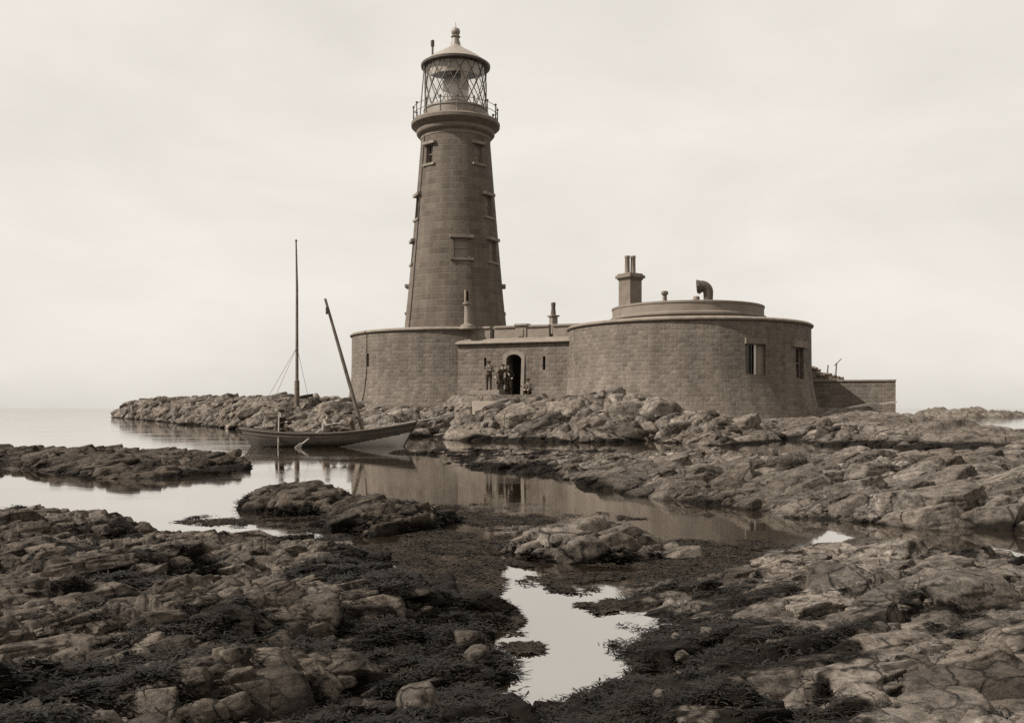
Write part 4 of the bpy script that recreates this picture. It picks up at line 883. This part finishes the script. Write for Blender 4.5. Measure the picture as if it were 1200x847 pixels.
ROW = dict(SIT, lhand=(-0.2,-0.42,0.45), rhand=(0.2,-0.42,0.45), lelbow=(-0.3,-0.16,0.38), relbow=(0.3,-0.16,0.38), lfoot=(-0.15,-0.7,-0.08), rfoot=(0.15,-0.7,-0.08))
for px, tz, coat, rz, s_, lab in ((330, 0.50, 'navy', R(60), 1.0, 'oarsman in a black coat nearest the pointed bow of the boat'), (384, 0.46, 'shirt', R(70), 0.95, 'oarsman in a pale shirt sitting amidships in the boat'), (411, 0.46, 'serge', R(-70), 0.95, 'man in dark clothes sitting right by the leaning mast')):
    q = P(px, 500, BY); person((q.x, q.y-0.12, tz), rz, ROW, [], lab, coat, 'navy', s_)

# small goods by the door
kb = MB(); q = P(563, 461, 57.0); kb.lathe([(0.12,0), (0.2,0.06), (0.22,0.2), (0.19,0.33), (0.1,0.38), (0.01,0.4)], (q.x, q.y, 2.28), 14); tag(kb.build('bundle', M['navy'], None), 'dark round bundle on the ground left of the stone step', 'bundle')

# ------------------------------------------------------------------ light, sky, camera
SUN_AZ, SUN_EL = 72.0, 42.0                 # degrees left of straight behind the camera; height
sd = Vector((-math.sin(R(SUN_AZ))*math.cos(R(SUN_EL)), -math.cos(R(SUN_AZ))*math.cos(R(SUN_EL)), math.sin(R(SUN_EL))))
li = bpy.data.lights.new('sun', 'SUN'); li.energy = 5.0; li.angle = R(0.6); li.color = (1, 0.965, 0.91)
lo = bpy.data.objects.new('sun', li); COL.objects.link(lo); lo.rotation_euler = sd.to_track_quat('Z', 'Y').to_euler(); lo.location = (-30, -20, 40)
w = bpy.data.worlds.new('World'); SC.world = w; w.use_nodes = True; nt = w.node_tree; bg = nt.nodes['Background']
sky = N(nt, 'ShaderNodeTexSky'); sky.sky_type = 'NISHITA'; sky.sun_disc = False; sky.sun_elevation = R(SUN_EL); sky.sun_rotation = math.atan2(sd.x, sd.y); sky.dust_density = 3.0; sky.air_density = 1.0
bw = N(nt, 'ShaderNodeRGBToBW'); nt.links.new(sky.outputs[0], bw.inputs[0])
pw = N(nt, 'ShaderNodeMath', operation='POWER'); nt.links.new(bw.outputs[0], pw.inputs[0]); pw.inputs[1].default_value = 0.13
tc = N(nt, 'ShaderNodeTexCoord'); mp = N(nt, 'ShaderNodeMapping'); mp.inputs['Scale'].default_value = (1, 1, 2.6); nt.links.new(tc.outputs['Generated'], mp.inputs[0])
cl = ramp(nt, noise(nt, mp.outputs[0], 2.4, 6, 0.55, 0.3), [(0.35, 0.90), (0.65, 1.04)])
ml = N(nt, 'ShaderNodeMath', operation='MULTIPLY'); nt.links.new(pw.outputs[0], ml.inputs[0]); nt.links.new(cl, ml.inputs[1])
ml2 = N(nt, 'ShaderNodeMath', operation='MULTIPLY'); nt.links.new(ml.outputs[0], ml2.inputs[0]); ml2.inputs[1].default_value = 4.75
tint = N(nt, 'ShaderNodeMix'); tint.data_type = 'RGBA'; tint.blend_type = 'MULTIPLY'; tint.inputs[0].default_value = 1
nt.links.new(ml2.outputs[0], tint.inputs[6]); tint.inputs[7].default_value = (1.0, 0.95, 0.872, 1); nt.links.new(tint.outputs[2], bg.inputs[0])
bg.inputs[1].default_value = 0.12
cam = bpy.data.cameras.new('camera'); co_ = bpy.data.objects.new('camera', cam); COL.objects.link(co_); SC.camera = co_
cam.sensor_width = 36; cam.lens = 36*F/1200; cam.shift_y = (HZ-423.5)/1200; cam.clip_end = 30000; cam.clip_start = 0.05
co_.location = (0, 0, CH); co_.rotation_euler = (R(90), 0, 0)
SC.view_settings.view_transform = 'Standard'; SC.view_settings.look = 'None'; SC.view_settings.exposure = 0.40; SC.view_settings.gamma = 1
SC.cycles.use_denoising = False; SC.cycles.max_bounces = 6; SC.cycles.sample_clamp_indirect = 3; SC.cycles.sample_clamp_direct = 12; SC.cycles.caustics_reflective = False; SC.cycles.caustics_refractive = False; SC.cycles.transparent_max_bounces = 24
